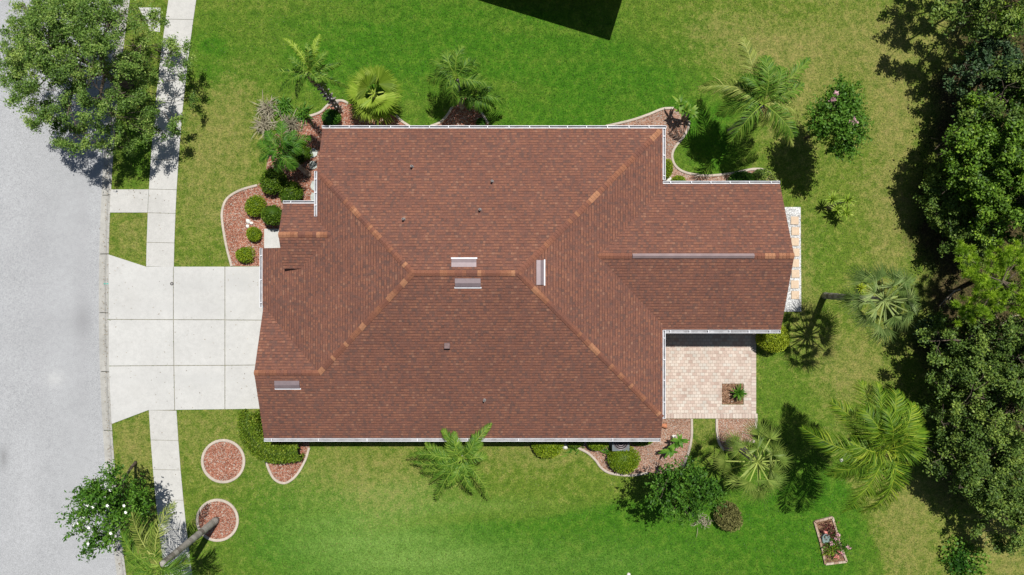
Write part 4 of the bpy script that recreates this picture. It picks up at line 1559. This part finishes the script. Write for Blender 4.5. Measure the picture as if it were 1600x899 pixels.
# ------------------------------------------------------------------ trees along the street
broadleaf('oak_tree', 'large airy oak overhanging the street and sidewalk in the top left', 'tree', (205, 135), (102, 84), 4.6, 3.75, 'oak',
          leaves=84000, size=0.096, flat=.40, clumps=420, clump_r=.26, trunk_r=.15, ragged=.1, tint0=.48, inner=.25, limbs=8, aspect=.45, umbrella=1.5)

tq, cq = broadleaf('flowering_tree', 'small tree with white blossoms at the street kerb, bottom left', 'tree', (213, 722), (163, 790), 3.4, 1.75, 'myrtle',
                   leaves=8200, size=0.15, flat=.6, clumps=90, clump_r=.22, trunk_r=.07, ragged=.3, tint0=.5, inner=.15, spiky=.75, aspect=.42)
top = cq[np.argsort(-cq[:, 2])][:46]
for k in range(19):
    q = top[rs.randint(len(top))] + rs.normal(size=3) * .22 + np.array([.15, -.1, .30])
    bl = MB()
    for j in range(5):
        an = j * 1.257
        s_ = .045
        p = q + np.array([math.cos(an) * s_, math.sin(an) * s_, rs.uniform(0, .03)])
        bl.add([q, p + np.array([-math.sin(an) * .03, math.cos(an) * .03, .02]), p + np.array([math.cos(an) * .03, math.sin(an) * .03, .0]), p - np.array([-math.sin(an) * .03, math.cos(an) * .03, -.02])], [(0, 1, 2, 3)])
    bl.tube([q - np.array([0, 0, .02]), q + np.array([0, 0, .03])], .022, 6)
    bl.build('blossom', M['petal_white'], tq)

# ------------------------------------------------------------------ woods on the right
WG = 'trees of the woods beyond the right lawn'
W = [
    # label, base, crown, h, rad, mat, leaves, size, flat, clumps, clump_r
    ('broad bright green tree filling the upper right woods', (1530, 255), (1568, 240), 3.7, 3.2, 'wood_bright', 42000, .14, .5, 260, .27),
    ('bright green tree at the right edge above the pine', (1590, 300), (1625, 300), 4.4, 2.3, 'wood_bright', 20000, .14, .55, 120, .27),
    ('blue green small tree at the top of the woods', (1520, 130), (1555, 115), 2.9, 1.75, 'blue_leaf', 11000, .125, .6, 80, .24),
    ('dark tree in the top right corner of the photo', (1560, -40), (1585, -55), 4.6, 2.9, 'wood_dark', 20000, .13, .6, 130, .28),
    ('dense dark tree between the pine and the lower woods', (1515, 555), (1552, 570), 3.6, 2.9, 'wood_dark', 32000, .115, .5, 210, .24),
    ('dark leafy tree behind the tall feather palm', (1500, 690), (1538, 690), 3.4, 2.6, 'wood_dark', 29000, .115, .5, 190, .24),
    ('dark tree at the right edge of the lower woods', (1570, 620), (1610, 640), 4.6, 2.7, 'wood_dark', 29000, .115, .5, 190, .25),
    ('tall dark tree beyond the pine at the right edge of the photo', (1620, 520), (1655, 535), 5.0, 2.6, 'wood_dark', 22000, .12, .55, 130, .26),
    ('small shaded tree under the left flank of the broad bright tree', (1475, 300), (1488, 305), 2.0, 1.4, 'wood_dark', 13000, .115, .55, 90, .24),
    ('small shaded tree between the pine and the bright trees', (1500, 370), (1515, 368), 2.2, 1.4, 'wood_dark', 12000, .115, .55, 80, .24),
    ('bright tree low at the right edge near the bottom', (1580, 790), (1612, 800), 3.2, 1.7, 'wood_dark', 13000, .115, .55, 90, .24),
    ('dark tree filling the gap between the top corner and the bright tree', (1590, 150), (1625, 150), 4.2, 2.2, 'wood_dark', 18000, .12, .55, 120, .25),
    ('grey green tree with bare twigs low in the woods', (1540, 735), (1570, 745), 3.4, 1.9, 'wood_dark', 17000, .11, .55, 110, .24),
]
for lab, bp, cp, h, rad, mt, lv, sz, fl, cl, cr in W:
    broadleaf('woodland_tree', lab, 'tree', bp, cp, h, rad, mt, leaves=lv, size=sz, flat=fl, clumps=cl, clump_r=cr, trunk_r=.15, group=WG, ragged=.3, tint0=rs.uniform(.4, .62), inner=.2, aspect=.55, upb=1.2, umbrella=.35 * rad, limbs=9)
# feathery bright bush at the very corner
shrub('bright yellow green feathery bush in the shade of the top right corner', 1572, 38, 24, 1.6, 'pine', leaves=1500, size=.14, rough=.3, sx=1.2, core=False)
shrub('light green low bush at the bottom edge of the woods', 1502, 876, 27, .55, 'areca', leaves=700, size=.15, rough=.9, core=False)
shrub('dark rounded thicket bush left of the upper woods', 1490, 335, 38, 1.2, 'wood_dark', leaves=2200, size=.13, rough=.4, core=False)
shrub('dark thicket bush beside the lower woods edge', 1488, 620, 34, 1.3, 'wood_dark', leaves=1900, size=.13, rough=.4, core=False)
shrub('dark bush between the two lower woodland crowns', 1462, 525, 34, 1.1, 'blue_leaf', leaves=1900, size=.12, rough=.45, core=False)


def pine(label, base_px, crown_px, h):
    base = P(*base_px)
    base[2] = ZL - .05
    c = P(crown_px[0], crown_px[1], h)
    root = thing('pine_tree', base, label, 'tree')
    tb = MB()
    topp = c + np.array([0, 0, .8])
    tb.tube([base, (base + c) / 2, c, topp], [.13, .10, .07, .03], 8)
    pts, tn, ax = [], [], []
    for k in range(30):
        f = rs.uniform(.15, 1)
        s_ = c * f + base * (1 - f)
        s_[2] = base[2] + (topp[2] - base[2]) * (.45 + .55 * f)
        an = rs.uniform(0, 2 * math.pi)
        ln = rs.uniform(.6, 1.75)
        e = s_ + np.array([math.cos(an) * ln, math.sin(an) * ln, rs.uniform(-.1, .4)])
        if k < 12:
            t_ = P(*[(1500, 395), (1515, 420), (1545, 400), (1560, 425), (1530, 445), (1555, 460), (1510, 470), (1590, 408), (1598, 440), (1535, 482), (1505, 492), (1580, 390)][k], h + rs.uniform(-.6, .5))
            e = t_
        m_ = (s_ + e) / 2 + np.array([0, 0, -.1])
        tb.tube([s_, m_, e], [.035, .022, .01], 5, cap=False)
        for j in range(8):
            q = e + rs.normal(size=3) * np.array([.24, .24, .10])
            nn = 150
            d = unit(rs.normal(size=(nn, 3)) + np.array([0, 0, .8]))
            pts.append((q, d))
            tn.append(np.full(nn, .55 + rs.normal(0, .15)) + rs.normal(0, .15, nn))
    tb.build('trunk', M['bark'], root, True)
    V, F, T = [], [], []
    o = 0
    for (q, d), t_ in zip(pts, tn):
        n = len(d)
        s_ = unit(np.cross(d, rs.normal(size=(n, 3)))) * .008
        Ln = rs.uniform(.14, .24, n)[:, None]
        VV = np.stack([q - s_, q + s_, q + d * Ln + s_ * .5, q + d * Ln - s_ * .5], 1)
        V.append(VV.reshape(-1, 3))
        F.append(np.arange(4 * n).reshape(n, 4) + o)
        T.append(t_)
        o += 4 * n
    quads('crown', np.concatenate(V), np.concatenate(F), np.concatenate(T), M['pine'], root)


pine('yellow green pine among the dark woods at the right edge', (1520, 440), (1545, 440), 4.7)

# undergrowth and fallen branches on the woodland floor
n = 15000
ux = rs.uniform(1420, 1690, n)
uy = rs.uniform(-60, 800, n)
keep = ux > np.interp(uy, [-60, 120, 260, 420, 520, 640, 760, 800], [1478, 1465, 1432, 1425, 1440, 1448, 1462, 1500]) + rs.normal(0, 10, n) + 14 * np.sin(uy / 23.0)
hole = (np.abs(ux - 1490) < 24) & (uy < 110) | (((ux - 1480) / 30) ** 2 + ((uy - 465) / 22) ** 2 < 1)
keep &= ~hole
nz = np.sin(ux / 21.0) * np.sin(uy / 27.0 + 1) + np.sin(ux / 9. + uy / 14.)
keep &= nz > -.55
pp = np.stack([(ux - NX) * .032, (NY - uy) * .032, ZL + rs.uniform(.02, .45, n) * np.clip(nz + .7, .1, 1.3)], -1)[keep]
V, F = leaf_quads(pp, .12, .5, .7)
tag(quads('undergrowth', V, F, np.clip(rs.normal(.4, .2, len(pp)), 0, 1), M['under']), kind='stuff')
for k, (x0_, y0_, x1_, y1_, lab) in enumerate(((1560, 520, 1470, 545, 'long thin fallen branch lying below the pine'), (1500, 452, 1468, 478, 'short bent dead branch on the bare brown patch left of the pine'), (1600, 490, 1545, 522, 'pale fallen branch at the right edge under the pine'))):
    mb = MB()
    a_, c_ = P(x0_, y0_, .25), P(x1_, y1_, .12)
    m_ = (a_ + c_) / 2 + np.array([.1, .25, .1])
    pl = catmull([a_, m_, c_], 5)
    mb.tube(pl, np.linspace(.045, .018, len(pl)), 6)
    for j in (3, 5, 7):
        e = pl[j] + np.array([rs.uniform(-.6, .2), rs.uniform(-.6, .6), .05])
        mb.tube([pl[j], e], [.018, .006], 5)
    tag(mb.build('fallen_branch', M['bark_pale']), lab, 'branch', 'fallen branches in the woods')

# fallen leaves below the street oak, along the gutter and here and there on the slabs
n = 1500
lx_ = np.concatenate([rs.normal(200, 26, 700), kerb_px(rs.uniform(0, 899, 500)) - 4 + rs.normal(0, 3.0, 500), rs.uniform(180, 420, 300)])
ly_ = np.concatenate([rs.normal(150, 75, 700), np.zeros(500), rs.uniform(300, 899, 300)])
ly_[700:1200] = rs.uniform(0, 899, 500)
lx_[700:1200] = kerb_px(ly_[700:1200]) - 5 + rs.normal(0, 3.5, 500)
lz_ = np.where(lx_ > kerb_px(ly_) + 1, .098, np.where(lx_ > kerb_px(ly_) - 8, .08, -.03))
lp_ = np.stack([(lx_ - NX) * .032, (NY - ly_) * .032, lz_], -1)
V, F = leaf_quads(lp_, .05, .55, 4.0)
tag(quads('leaf_litter', V, F, rs.uniform(0, 1, n), M['dead']), kind='stuff')

# ------------------------------------------------------------------ palms
feather_palm('tall feather palm leaning over the sidewalk from the ringed bed', (339, 812), (250, 884), 4.7,
             [(274, 785, .2, 1), (190, 830, -.6), (196, 880, -.4), (215, 905, -.7), (262, 940, -.6), (305, 905, -.9), (300, 870, -1.0), (205, 800, -.9, 1), (235, 820, -.4), (240, 925, .3)],
             'queen', leaf=.52, tr=.15, pale='queen_pale', tint=.5)
feather_palm('low spreading palm with dark fronds overlapping the bottom gutter', (720, 700), (722, 715), 2.5,
             [(648, 700, -.3), (640, 722, -.8), (700, 690, .2), (735, 745, -.5), (742, 680, .3), (672, 755, -.7), (634, 714, -.5), (664, 692, -.2), (690, 672, .1), (768, 662, .2), (752, 690, .1), (682, 783, -.6), (700, 760, .0), (745, 772, -.1), (768, 782, -.7), (710, 675, .5), (655, 735, -.8)],
             'queen', leaf=.33, tr=.12, tint=.56, reach=1.2, arch=.5, nl=40, width=.040, extra=4)
root_c = feather_palm('taller of two feathery palms in the small bed at the top gutter', (722, 170), (714, 122), 2.9,
                      [(672, 92, -.3), (700, 78, .2), (724, 72, .4), (748, 98, 0), (765, 128, -.4), (668, 128, -.5), (690, 150, -.7), (735, 95, .3), (682, 108, .1), (710, 165, -.6)],
                      'queen', leaf=.40, tr=.09, tint=.45, reach=1.1)
feather_palm('shorter right of two feathery palms in the small bed at the top gutter', (733, 172), (742, 148), 1.6,
             [(790, 160, -.3), (770, 135, .1), (748, 115, .4), (722, 135, .2), (755, 172, -.2), (705, 165, -.2), (775, 172, -.5), (730, 170, -.2)],
             'queen', leaf=.36, tr=.08, tint=.42, reach=.9)
feather_palm('leaning feather palm on the dry lawn above the notched roof corner', (1140, 206), (1192, 163), 4.4,
             [(1160, 58, .1, 1), (1092, 138, -.8, 1), (1132, 150, -.9), (1266, 92, 0), (1222, 105, .3), (1196, 95, .6), (1248, 180, -.8, 1), (1240, 226, -1.0, 1), (1160, 120, .4), (1215, 215, -1.2), (1120, 180, -1.0)],
             'queen', leaf=.52, tr=.14, pale='queen_pale', tint=.55, nl=62, extra=5, reach=1.9, width=.046)
feather_palm('big golden feather palm on the lawn before the lower woods', (1330, 690), (1384, 702), 6.0,
             [(1345, 596, -.3), (1372, 598, .3), (1400, 610, .6), (1300, 628, -.3), (1253, 668, -.8), (1292, 742, -1.1), (1318, 800, -1.5), (1345, 800, -1.3), (1372, 775, -1.2), (1430, 690, .0), (1436, 662, .3), (1425, 630, .6), (1350, 640, .9), (1330, 690, .3), (1385, 640, 1.1)],
             'queen_gold', leaf=.70, tr=.16, tint=.45, nl=82, wind=(.25, -.15, 0), arch=.8)
feather_palm('small bright green palm with a bent trunk by the entry roof', (484, 275), (440, 236), 2.6,
             [(404, 222, -.2), (418, 205, .1), (440, 190, .3), (462, 205, .2), (470, 232, .1), (462, 262, -.2), (432, 268, -.4), (405, 250, -.4), (425, 245, .5), (450, 220, .7), (485, 215, -.3)],
             'areca', leaf=.36, tr=.10, tint=.52, reach=.9, arch=.35, lean_mid=.55)


def fan_palm(label, base_px, crown_px, h, mat, leaves, lp=.9, lf=.8, tr=.15, boots=False, tint=.5, explicit=None, nseg=26, droop=.25, span=125, bark='palm_bark', split=.55, fold=0.):
    base = P(*base_px)
    base[2] = ZL - .05
    c = P(crown_px[0], crown_px[1], h)
    root = thing('fan_palm', base, label, 'palm')
    trunk(root, [base, (base + c) / 2, c - np.array([0, 0, .1])], tr * 1.15, tr, 'palm_boots' if boots else bark, not boots, boots)
    if explicit:
        for px, py, el in explicit:
            az = math.atan2(-(py - crown_px[1]), px - crown_px[0])
            reach = math.hypot(px - crown_px[0], py - crown_px[1]) * (H - h) / FPX
            fan(c, az, R(el), reach * .32, reach * .80, mat, root, nseg, span * rs.uniform(.8, 1.2), droop, tint + rs.uniform(-.12, .12), split, fold, rs.uniform(-.9, .9))
    for i in range(leaves):
        az = i * 2.39996 + rs.uniform(-.2, .2)
        t = (i + .5) / leaves
        el = R(68 - 100 * t + rs.uniform(-14, 14))
        fan(c, az, el, lp * rs.uniform(.6, 1.15) if leaves > 20 else lp * rs.uniform(.85, 1.1), lf * rs.uniform(.8, 1.15), mat, root, nseg, span, droop, tint + .12 * (0.5 - t) + rs.uniform(-.12, .12), split, fold, rs.uniform(-.4, .4))
    return root


feather_palm('ragged palm leaning out from the top left roof corner with a rough white trunk', (531, 173), (484, 112), 5.4,
             [(442, 60, .3, 1), (500, 54, .4, 1), (480, 66, .8), (534, 98, -.1), (420, 112, -.4), (434, 146, -.9), (464, 156, -1.2), (546, 138, -.8), (514, 150, -1.2), (452, 88, .5), (512, 80, .5), (500, 128, .4)],
             'queen', leaf=.20, tr=.12, tint=.5, nl=40, width=.06, pale='fan_lime', boots=True, arch=.35, reach=1.2)
fan_palm('round lime green fan palm with pleated leaves at the top gutter', (584, 160), (584, 146), 1.9, 'fan_lime', 13, lp=.55, lf=1.0, tr=.12, tint=.58, nseg=40, droop=.16, span=112, split=.66)
fan_palm('grey green cabbage palm leaning right on a bare brown trunk', (1287, 462), (1382, 470), 5.6, 'fan_grey', 31, lp=1.1, lf=.85, tr=.14, tint=.5, nseg=18, droop=.5, span=72, split=.34)
fan_palm('wide olive cabbage palm below the patio beside the rock bed', (1140, 688), (1184, 722), 4.4, 'fan_olive', 27, lp=1.15, lf=.80, tr=.15, tint=.52, nseg=20, droop=.4, span=88, split=.34)

# ------------------------------------------------------------------ flowering and leafy small trees on the lawn
t1, c1 = broadleaf('crape_myrtle', 'bushy crape myrtle with a few pink blooms right of the leaning palm', 'tree', (1258, 216), (1314, 186), 3.8, 1.5, 'myrtle', leaves=14000, size=.125, flat=.62, clumps=110, clump_r=.20, trunk_r=.06, ragged=.45, tint0=.66, inner=.2, spiky=.55, stretch=(.95, 1.15), aspect=.5)
for px, py in ((1307, 146), (1300, 156), (1333, 190)):
    q = P(px, py, 4.9)
    bl = MB()
    for j in range(26):
        o_ = q + rs.normal(size=3) * .06
        bl.add([o_ + rs.normal(size=3) * .035 for _ in range(4)], [(0, 1, 2, 3)])
    bl.build('bloom', M['petal_pink'], t1)
broadleaf('crape_myrtle', 'dark leafy crape myrtle below the lower rock bed with a jagged shadow', 'tree', (1030, 730), (1066, 766), 4.2, 1.4, 'myrtle', leaves=7500, size=.125, flat=.45, clumps=80, clump_r=.2, trunk_r=.06, ragged=.2, stretch=(1.15, .75), tint0=.42, inner=.25, spiky=.6, aspect=.5)

# ------------------------------------------------------------------ shrubs
shrub('clipped round bush at the upper end of the red rock bed by the entry', 400, 322, 16, .75, leaves=1500, size=.06)
shrub('small round bush in the red rock bed nearest the front step', 397, 366, 11.5, .55, leaves=1100, size=.055)
shrub('small round bush at the driveway corner of the red rock bed', 382, 397, 13.5, .6, leaves=1200, size=.06, rough=.2)
shrub('dark taller bush hidden against the entry roof edge', 427, 336, 17, 1.2, 'box_dark', leaves=1700, size=.065)
shrub('deep green mounded bush below the small bright palm', 428, 283, 20, .95, 'box_dark', leaves=2200, size=.07)
shrub('dark olive bush under the bent palm trunk by the entry gutter', 455, 304, 19, .8, 'box_dark', leaves=1500, size=.075, rough=.25)
shrub('dark bush behind the small bright palm against the flagstones', 470, 240, 17, .8, 'box_dark', leaves=1300, size=.075, rough=.25)
shrub('dark bush tucked at the top left roof corner', 518, 186, 15, .9, 'areca', leaves=1500, size=.07, rough=.2)
shrub('round bush at the left end of the bed under the bottom gutter', 856, 694, 25, .95, leaves=2800, size=.065, squash=.72)
shrub('flat topped bush in the middle of the bed under the bottom gutter', 932, 692, 19, .8, leaves=1900, size=.065, squash=.65)
shrub('small bush left of the middle one under the bottom gutter', 898, 692, 13, .6, 'box_dark', leaves=1000, size=.065, squash=.6)
shrub('big clipped round bush beside the curved edging below the air conditioner', 974, 718, 25, 1.0, leaves=2800, size=.065, squash=.86)
shrub('low dark bush right of the air conditioner', 1003, 688, 17, .6, 'box_dark', leaves=1000, size=.065, squash=.45)
shrub('lime yellow rounded bush at the patio corner of the wing', 1206, 528, 25, 1.3, 'lime', leaves=3000, size=.065, squash=.85)
shrub('brownish round bush alone on the lower lawn', 1136, 805, 21, .8, 'dry_leaf', leaves=2600, size=.10, rough=.16, core=False)
shrub('bush in the notch bed against the short white gutter', 1041, 264, 10, .7, leaves=800, size=.065, squash=1.4)
shrub('small bush in the notch bed beside the pale rock', 1061, 284, 10, .5, leaves=700, size=.06)
shrub('wide low bush in the notch bed right of its middle', 1158, 279, 20, .6, 'areca', leaves=1300, size=.065, squash=.55)
shrub('dull small bush at the right end of the notch bed', 1190, 274, 14, .6, 'wood_dark', leaves=700, size=.07, squash=.7, rough=.3)
shrub('small weed tuft beside the feathery palms at the top gutter', 752, 192, 8, .4, 'areca', leaves=400, size=.06)

# clipped hedge that wraps the garage corner
root = thing('hedge', P(400, 680), 'clipped hedge wrapping the lower left corner of the garage', 'hedge')
path = [P(397, 640), P(396, 660), P(401, 677), P(413, 693), P(430, 702), P(452, 703), P(474, 699)]
path = np.array(catmull([p[:2] for p in path], 10))
n = 9000
k = rs.randint(0, len(path), n)
an = rs.uniform(-.25 * math.pi, 1.25 * math.pi, n)
wd = .42
rr = rs.uniform(.82, 1.06, n)
sgn = np.sign(np.cos(an)) * np.abs(np.cos(an)) ** .55
sz = np.sign(np.sin(an)) * np.abs(np.sin(an)) ** .55
d = np.gradient(path, axis=0)
d = d / np.linalg.norm(d, axis=1, keepdims=True)
nn = np.stack([-d[:, 1], d[:, 0]], -1)
xy = path[k] + nn[k] * (sgn * rr * wd)[:, None] + rs.normal(size=(n, 2)) * .05
zz = .55 + .47 * sz * rr
V, F = leaf_quads(np.column_stack([xy, np.maximum(zz, .1)]), .075, .6, .8)
tn = list(np.clip(rs.normal(.48, .2, n), 0, 1))
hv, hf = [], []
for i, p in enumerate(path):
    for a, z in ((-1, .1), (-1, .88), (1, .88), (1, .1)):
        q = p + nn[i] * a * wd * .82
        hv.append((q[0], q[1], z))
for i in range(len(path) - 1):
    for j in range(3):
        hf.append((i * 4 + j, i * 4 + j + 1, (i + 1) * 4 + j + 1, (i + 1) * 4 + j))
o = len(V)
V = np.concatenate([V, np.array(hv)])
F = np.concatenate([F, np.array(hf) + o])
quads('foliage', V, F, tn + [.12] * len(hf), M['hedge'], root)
sb = MB()
for i in range(4, len(path), 9):
    sb.tube([(path[i][0], path[i][1], .03), (path[i][0], path[i][1], .6)], .03, 6)
sb.build('stem', M['bark'], root)


def grass_clump(label, px, py, n, Lr, mat, h0=.1, w=.02, name='ornamental_grass', droop=.5, tint=.5, spread=.15, elmin=25):
    c = P(px, py, 0)
    root = thing(name, (c[0], c[1], ZL), label, 'plant')
    V, F, T = [], [], []
    for k in range(n):
        q = np.array([c[0] + rs.normal() * spread, c[1] + rs.normal() * spread, ZL + rs.uniform(0, h0)])
        rosette(V, F, T, q, 1, Lr * rs.uniform(.6, 1.1), w, tint, droop, elmin, 80)
    quads('blades', V, F, T, M[mat], root)
    return root


grass_clump('pale feathery grass clump on the left end of the top planting', 420, 172, 130, 1.0, 'plume', w=.03, tint=.55)
grass_clump('pale plume grass left of the small bright palm', 415, 196, 120, .9, 'plume', w=.03, tint=.5)
grass_clump('grey brown plume grass between the two left palms', 455, 196, 150, .95, 'plume', w=.032, tint=.3)
grass_clump('green spiky clump under the leaning ragged palm', 446, 168, 90, .85, 'areca', w=.05, tint=.5)
grass_clump('narrow green spiky clump beside the curved edging', 474, 180, 60, .75, 'areca', w=.05, tint=.5)
grass_clump('small straw coloured tuft beside the brownish bush', 1096, 812, 70, .55, 'plume', w=.03, tint=.45)
grass_clump('thin green tuft in the bottom gutter bed', 948, 706, 26, .5, 'areca', w=.06, tint=.5)
grass_clump('leafy tuft beside the left bushes of the bottom bed', 897, 700, 24, .4, 'areca', w=.06, tint=.5)

yucca('spiky yucca in the square patio cutout', (1151, 616), [(1154, 614, .35)], 'areca', .52, 60, .05, tint=.5, tr=.06)
yucca('three headed yellow green yucca on the lawn right of the wing', (1291, 325), [(1300, 312, .9), (1324, 313, 1.0), (1322, 333, .85), (1308, 328, .7)], 'fan_lime', .48, 44, .05, tint=.5)
yucca('leaning broad leaved plant in the lower rock bed by the patio corner', (1048, 686), [(1046, 704, .8), (1062, 688, .9), (1054, 694, .75)], 'areca', .55, 12, .13, name='leafy_plant', tint=.6, droop=.6)
yucca('dark broad leaved plant standing where the two notch edgings meet', (1068, 190), [(1062, 162, 1.3), (1070, 172, 1.2), (1078, 176, .8)], 'queen', .6, 14, .12, name='leafy_plant', tint=.55, droop=.5)
yucca('small yellowish plant on the lawn by the cabbage palm', (1338, 450), [(1345, 450, .25)], 'lime', .35, 30, .05, name='leafy_plant', tint=.6)

# ------------------------------------------------------------------ small things
# air conditioner
q = P(970, 691.5, .8)
root = thing('air_conditioner', (q[0], q[1], ZL), 'dark grey air conditioner with a round fan below the bottom gutter', 'air conditioner')
mb = MB()
mb.box((q[0], q[1], .42), (.80, .80, .68))
mb.box((q[0], q[1], .785), (.84, .84, .05))
mb.build('cabinet', M['steel_blue'], root)
mb = MB()
for r_ in (.34, .25, .16):
    mb.tube([(q[0] + r_ * math.cos(a), q[1] + r_ * math.sin(a), .825) for a in np.linspace(0, 2 * math.pi, 28)], .012, 5, cap=False)
mb.build('grille', M['vent'], root)
mb = MB()
mb.tube([(q[0], q[1], .811), (q[0], q[1], .816)], .36, 24)
mb.tube([(q[0], q[1], .816), (q[0], q[1], .835)], .09, 14)
mb.build('fan_opening', M['black'], root)
mb = MB()
mb.box((q[0], q[1], .07), (1.0, 1.0, .06))
mb.build('pad', M['kerb'], root)
# planter on the lower lawn
q = P(1299, 843)
root = thing('flower_bed', (q[0], q[1], ZL), 'small brick edged flower bed alone on the lower right lawn', 'flower bed')
cor = [P(x, y)[:2] for x, y in ((1271, 814), (1299, 807), (1309, 845), (1321, 876), (1288, 880), (1280, 845))]
mb = MB()
mb.prism([tuple(p) for p in cor], .02, .085)
mb.build('soil', M['mulch'], root)
mb = MB()
for i in range(6):
    a_, c_ = cor[i], cor[(i + 1) % 6]
    ln = np.linalg.norm(c_ - a_)
    m_ = int(ln / .21)
    ang = math.atan2(*(c_ - a_)[::-1])
    for j in range(m_):
        p = a_ + (c_ - a_) * (j + .5) / m_
        mb.box((p[0], p[1], .10), (ln / m_ - .012, .10, .12), ang + rs.uniform(-.06, .06), rs.uniform())
mb.build('brick_edge', M['brick'], root)
for px, py, mt, nn_, sc in ((1294, 828, 'red_leaf', 260, .22), (1303, 848, 'myrtle', 420, .28), (1296, 862, 'boxwood', 250, .22), (1315, 856, 'myrtle', 200, .2)):
    c = P(px, py, .25)
    V, F = leaf_quads(c + rs.normal(size=(nn_, 3)) * np.array([sc, sc, .12]), .09, .5)
    V[:, 2] = np.maximum(V[:, 2], .09)
    quads('foliage', V, F, rs.normal(.45, .2, nn_), M[mt], root)
for px, py in ((1310, 836), (1307, 842), (1326, 855), (1312, 862), (1316, 866), (1300, 850), (1290, 832), (1308, 870)):
    c = P(px, py, .42)
    mb = MB()
    for j in range(14):
        o_ = c + rs.normal(size=3) * .045
        mb.add([o_ + rs.normal(size=3) * .04 for _ in range(4)], [(0, 1, 2, 3)])
    mb.build('flower', M['petal_coral'] if rs.uniform() < .4 else M['petal_pink'], root)
c = P(1290, 841, .2)
mb = MB()
mb.prism([(c[0] - .16, c[1] - .24), (c[0] + .18, c[1] - .18), (c[0] + .2, c[1] + .14), (c[0] - .06, c[1] + .26), (c[0] - .2, c[1] + .06)], .08, .26)
tag(mb.build('garden_stone', M['slate']), 'flat slate blue stone lying in the small flower bed', 'stone')
# rocks
for px, py, s_, lab in ((389, 346, .13, 'largest white rock between the two small round bushes'), (394, 349, .09, 'grey white pebble right of the white rock in the entry bed'), (388, 354, .10, 'lower white rock beside the small round bush in the entry bed'),
                        (1043, 281, .17, 'pale rock in the corner of the notch bed'), (883, 697, .14, 'pale rock left of the curved edging under the bottom gutter'), (1052, 683, .15, 'white rock at the foot of the leafy plant by the patio'), (982, 897, .10, 'small pale stone at the very bottom edge of the lush lawn'), (1313, 718, .10, 'small grey stone on the bare lawn under the golden palm')):
    q = P(px, py)
    mb = MB()
    rings = []
    for i, (z, k) in enumerate(((0, .9), (.45, 1.0), (.8, .7), (1.0, .25))):
        rings.append([(q[0] + s_ * k * rs.uniform(.8, 1.15) * math.cos(a), q[1] + s_ * k * rs.uniform(.8, 1.15) * math.sin(a), ZL + z * s_ * 1.1) for a in np.linspace(0, 2 * math.pi, 8, endpoint=False)])
    vs_ = [p for r_ in rings for p in r_]
    mb.add(vs_, [(i * 8 + j, i * 8 + (j + 1) % 8, (i + 1) * 8 + (j + 1) % 8, (i + 1) * 8 + j) for i in range(3) for j in range(8)] + [tuple(range(24, 32))])
    tag(mb.build('rock', M['white_stone']), lab, 'rock', 'loose rocks in the beds')
# clay pot lying at the lower right roof corner
q = P(1036, 664)
mb = MB()
pl = [(q[0] - .14, q[1] + .02, .20), (q[0] - .05, q[1] + .01, .20), (q[0] + .10, q[1] - .01, .20), (q[0] + .13, q[1] - .01, .20)]
mb.tube(pl, [.08, .10, .13, .15], 14)
tag(mb.build('clay_pot', plain('terracotta', (.42, .17, .09), .8, .2, 8)), 'terracotta pot lying at the lower right roof corner', 'pot')
# cleanout cap in the driveway
q = P(270, 443.5)
root = thing('drain_cover', (q[0], q[1], .09), 'small round dark drain cover in the driveway joint', 'drain cover')
mb = MB()
mb.tube([(q[0], q[1], .086), (q[0], q[1], .102)], .085, 18)
mb.build('rim', M['iron'], root)
mb = MB()
mb.tube([(q[0], q[1], .1025), (q[0], q[1], .107)], .045, 14)
mb.build('lid', M['lead'], root)
# teal survey mark sprayed on the kerb
mb = MB()
q = P(166, 443.5)
mb.box((q[0] - .06, q[1], -.036), (.16, .05, .02))
mb.box((q[0] + .10, q[1], .07), (.10, .045, .008))
tag(mb.build('paint_mark', M['teal']), 'teal paint mark on the kerb in front of the driveway', 'paint mark')
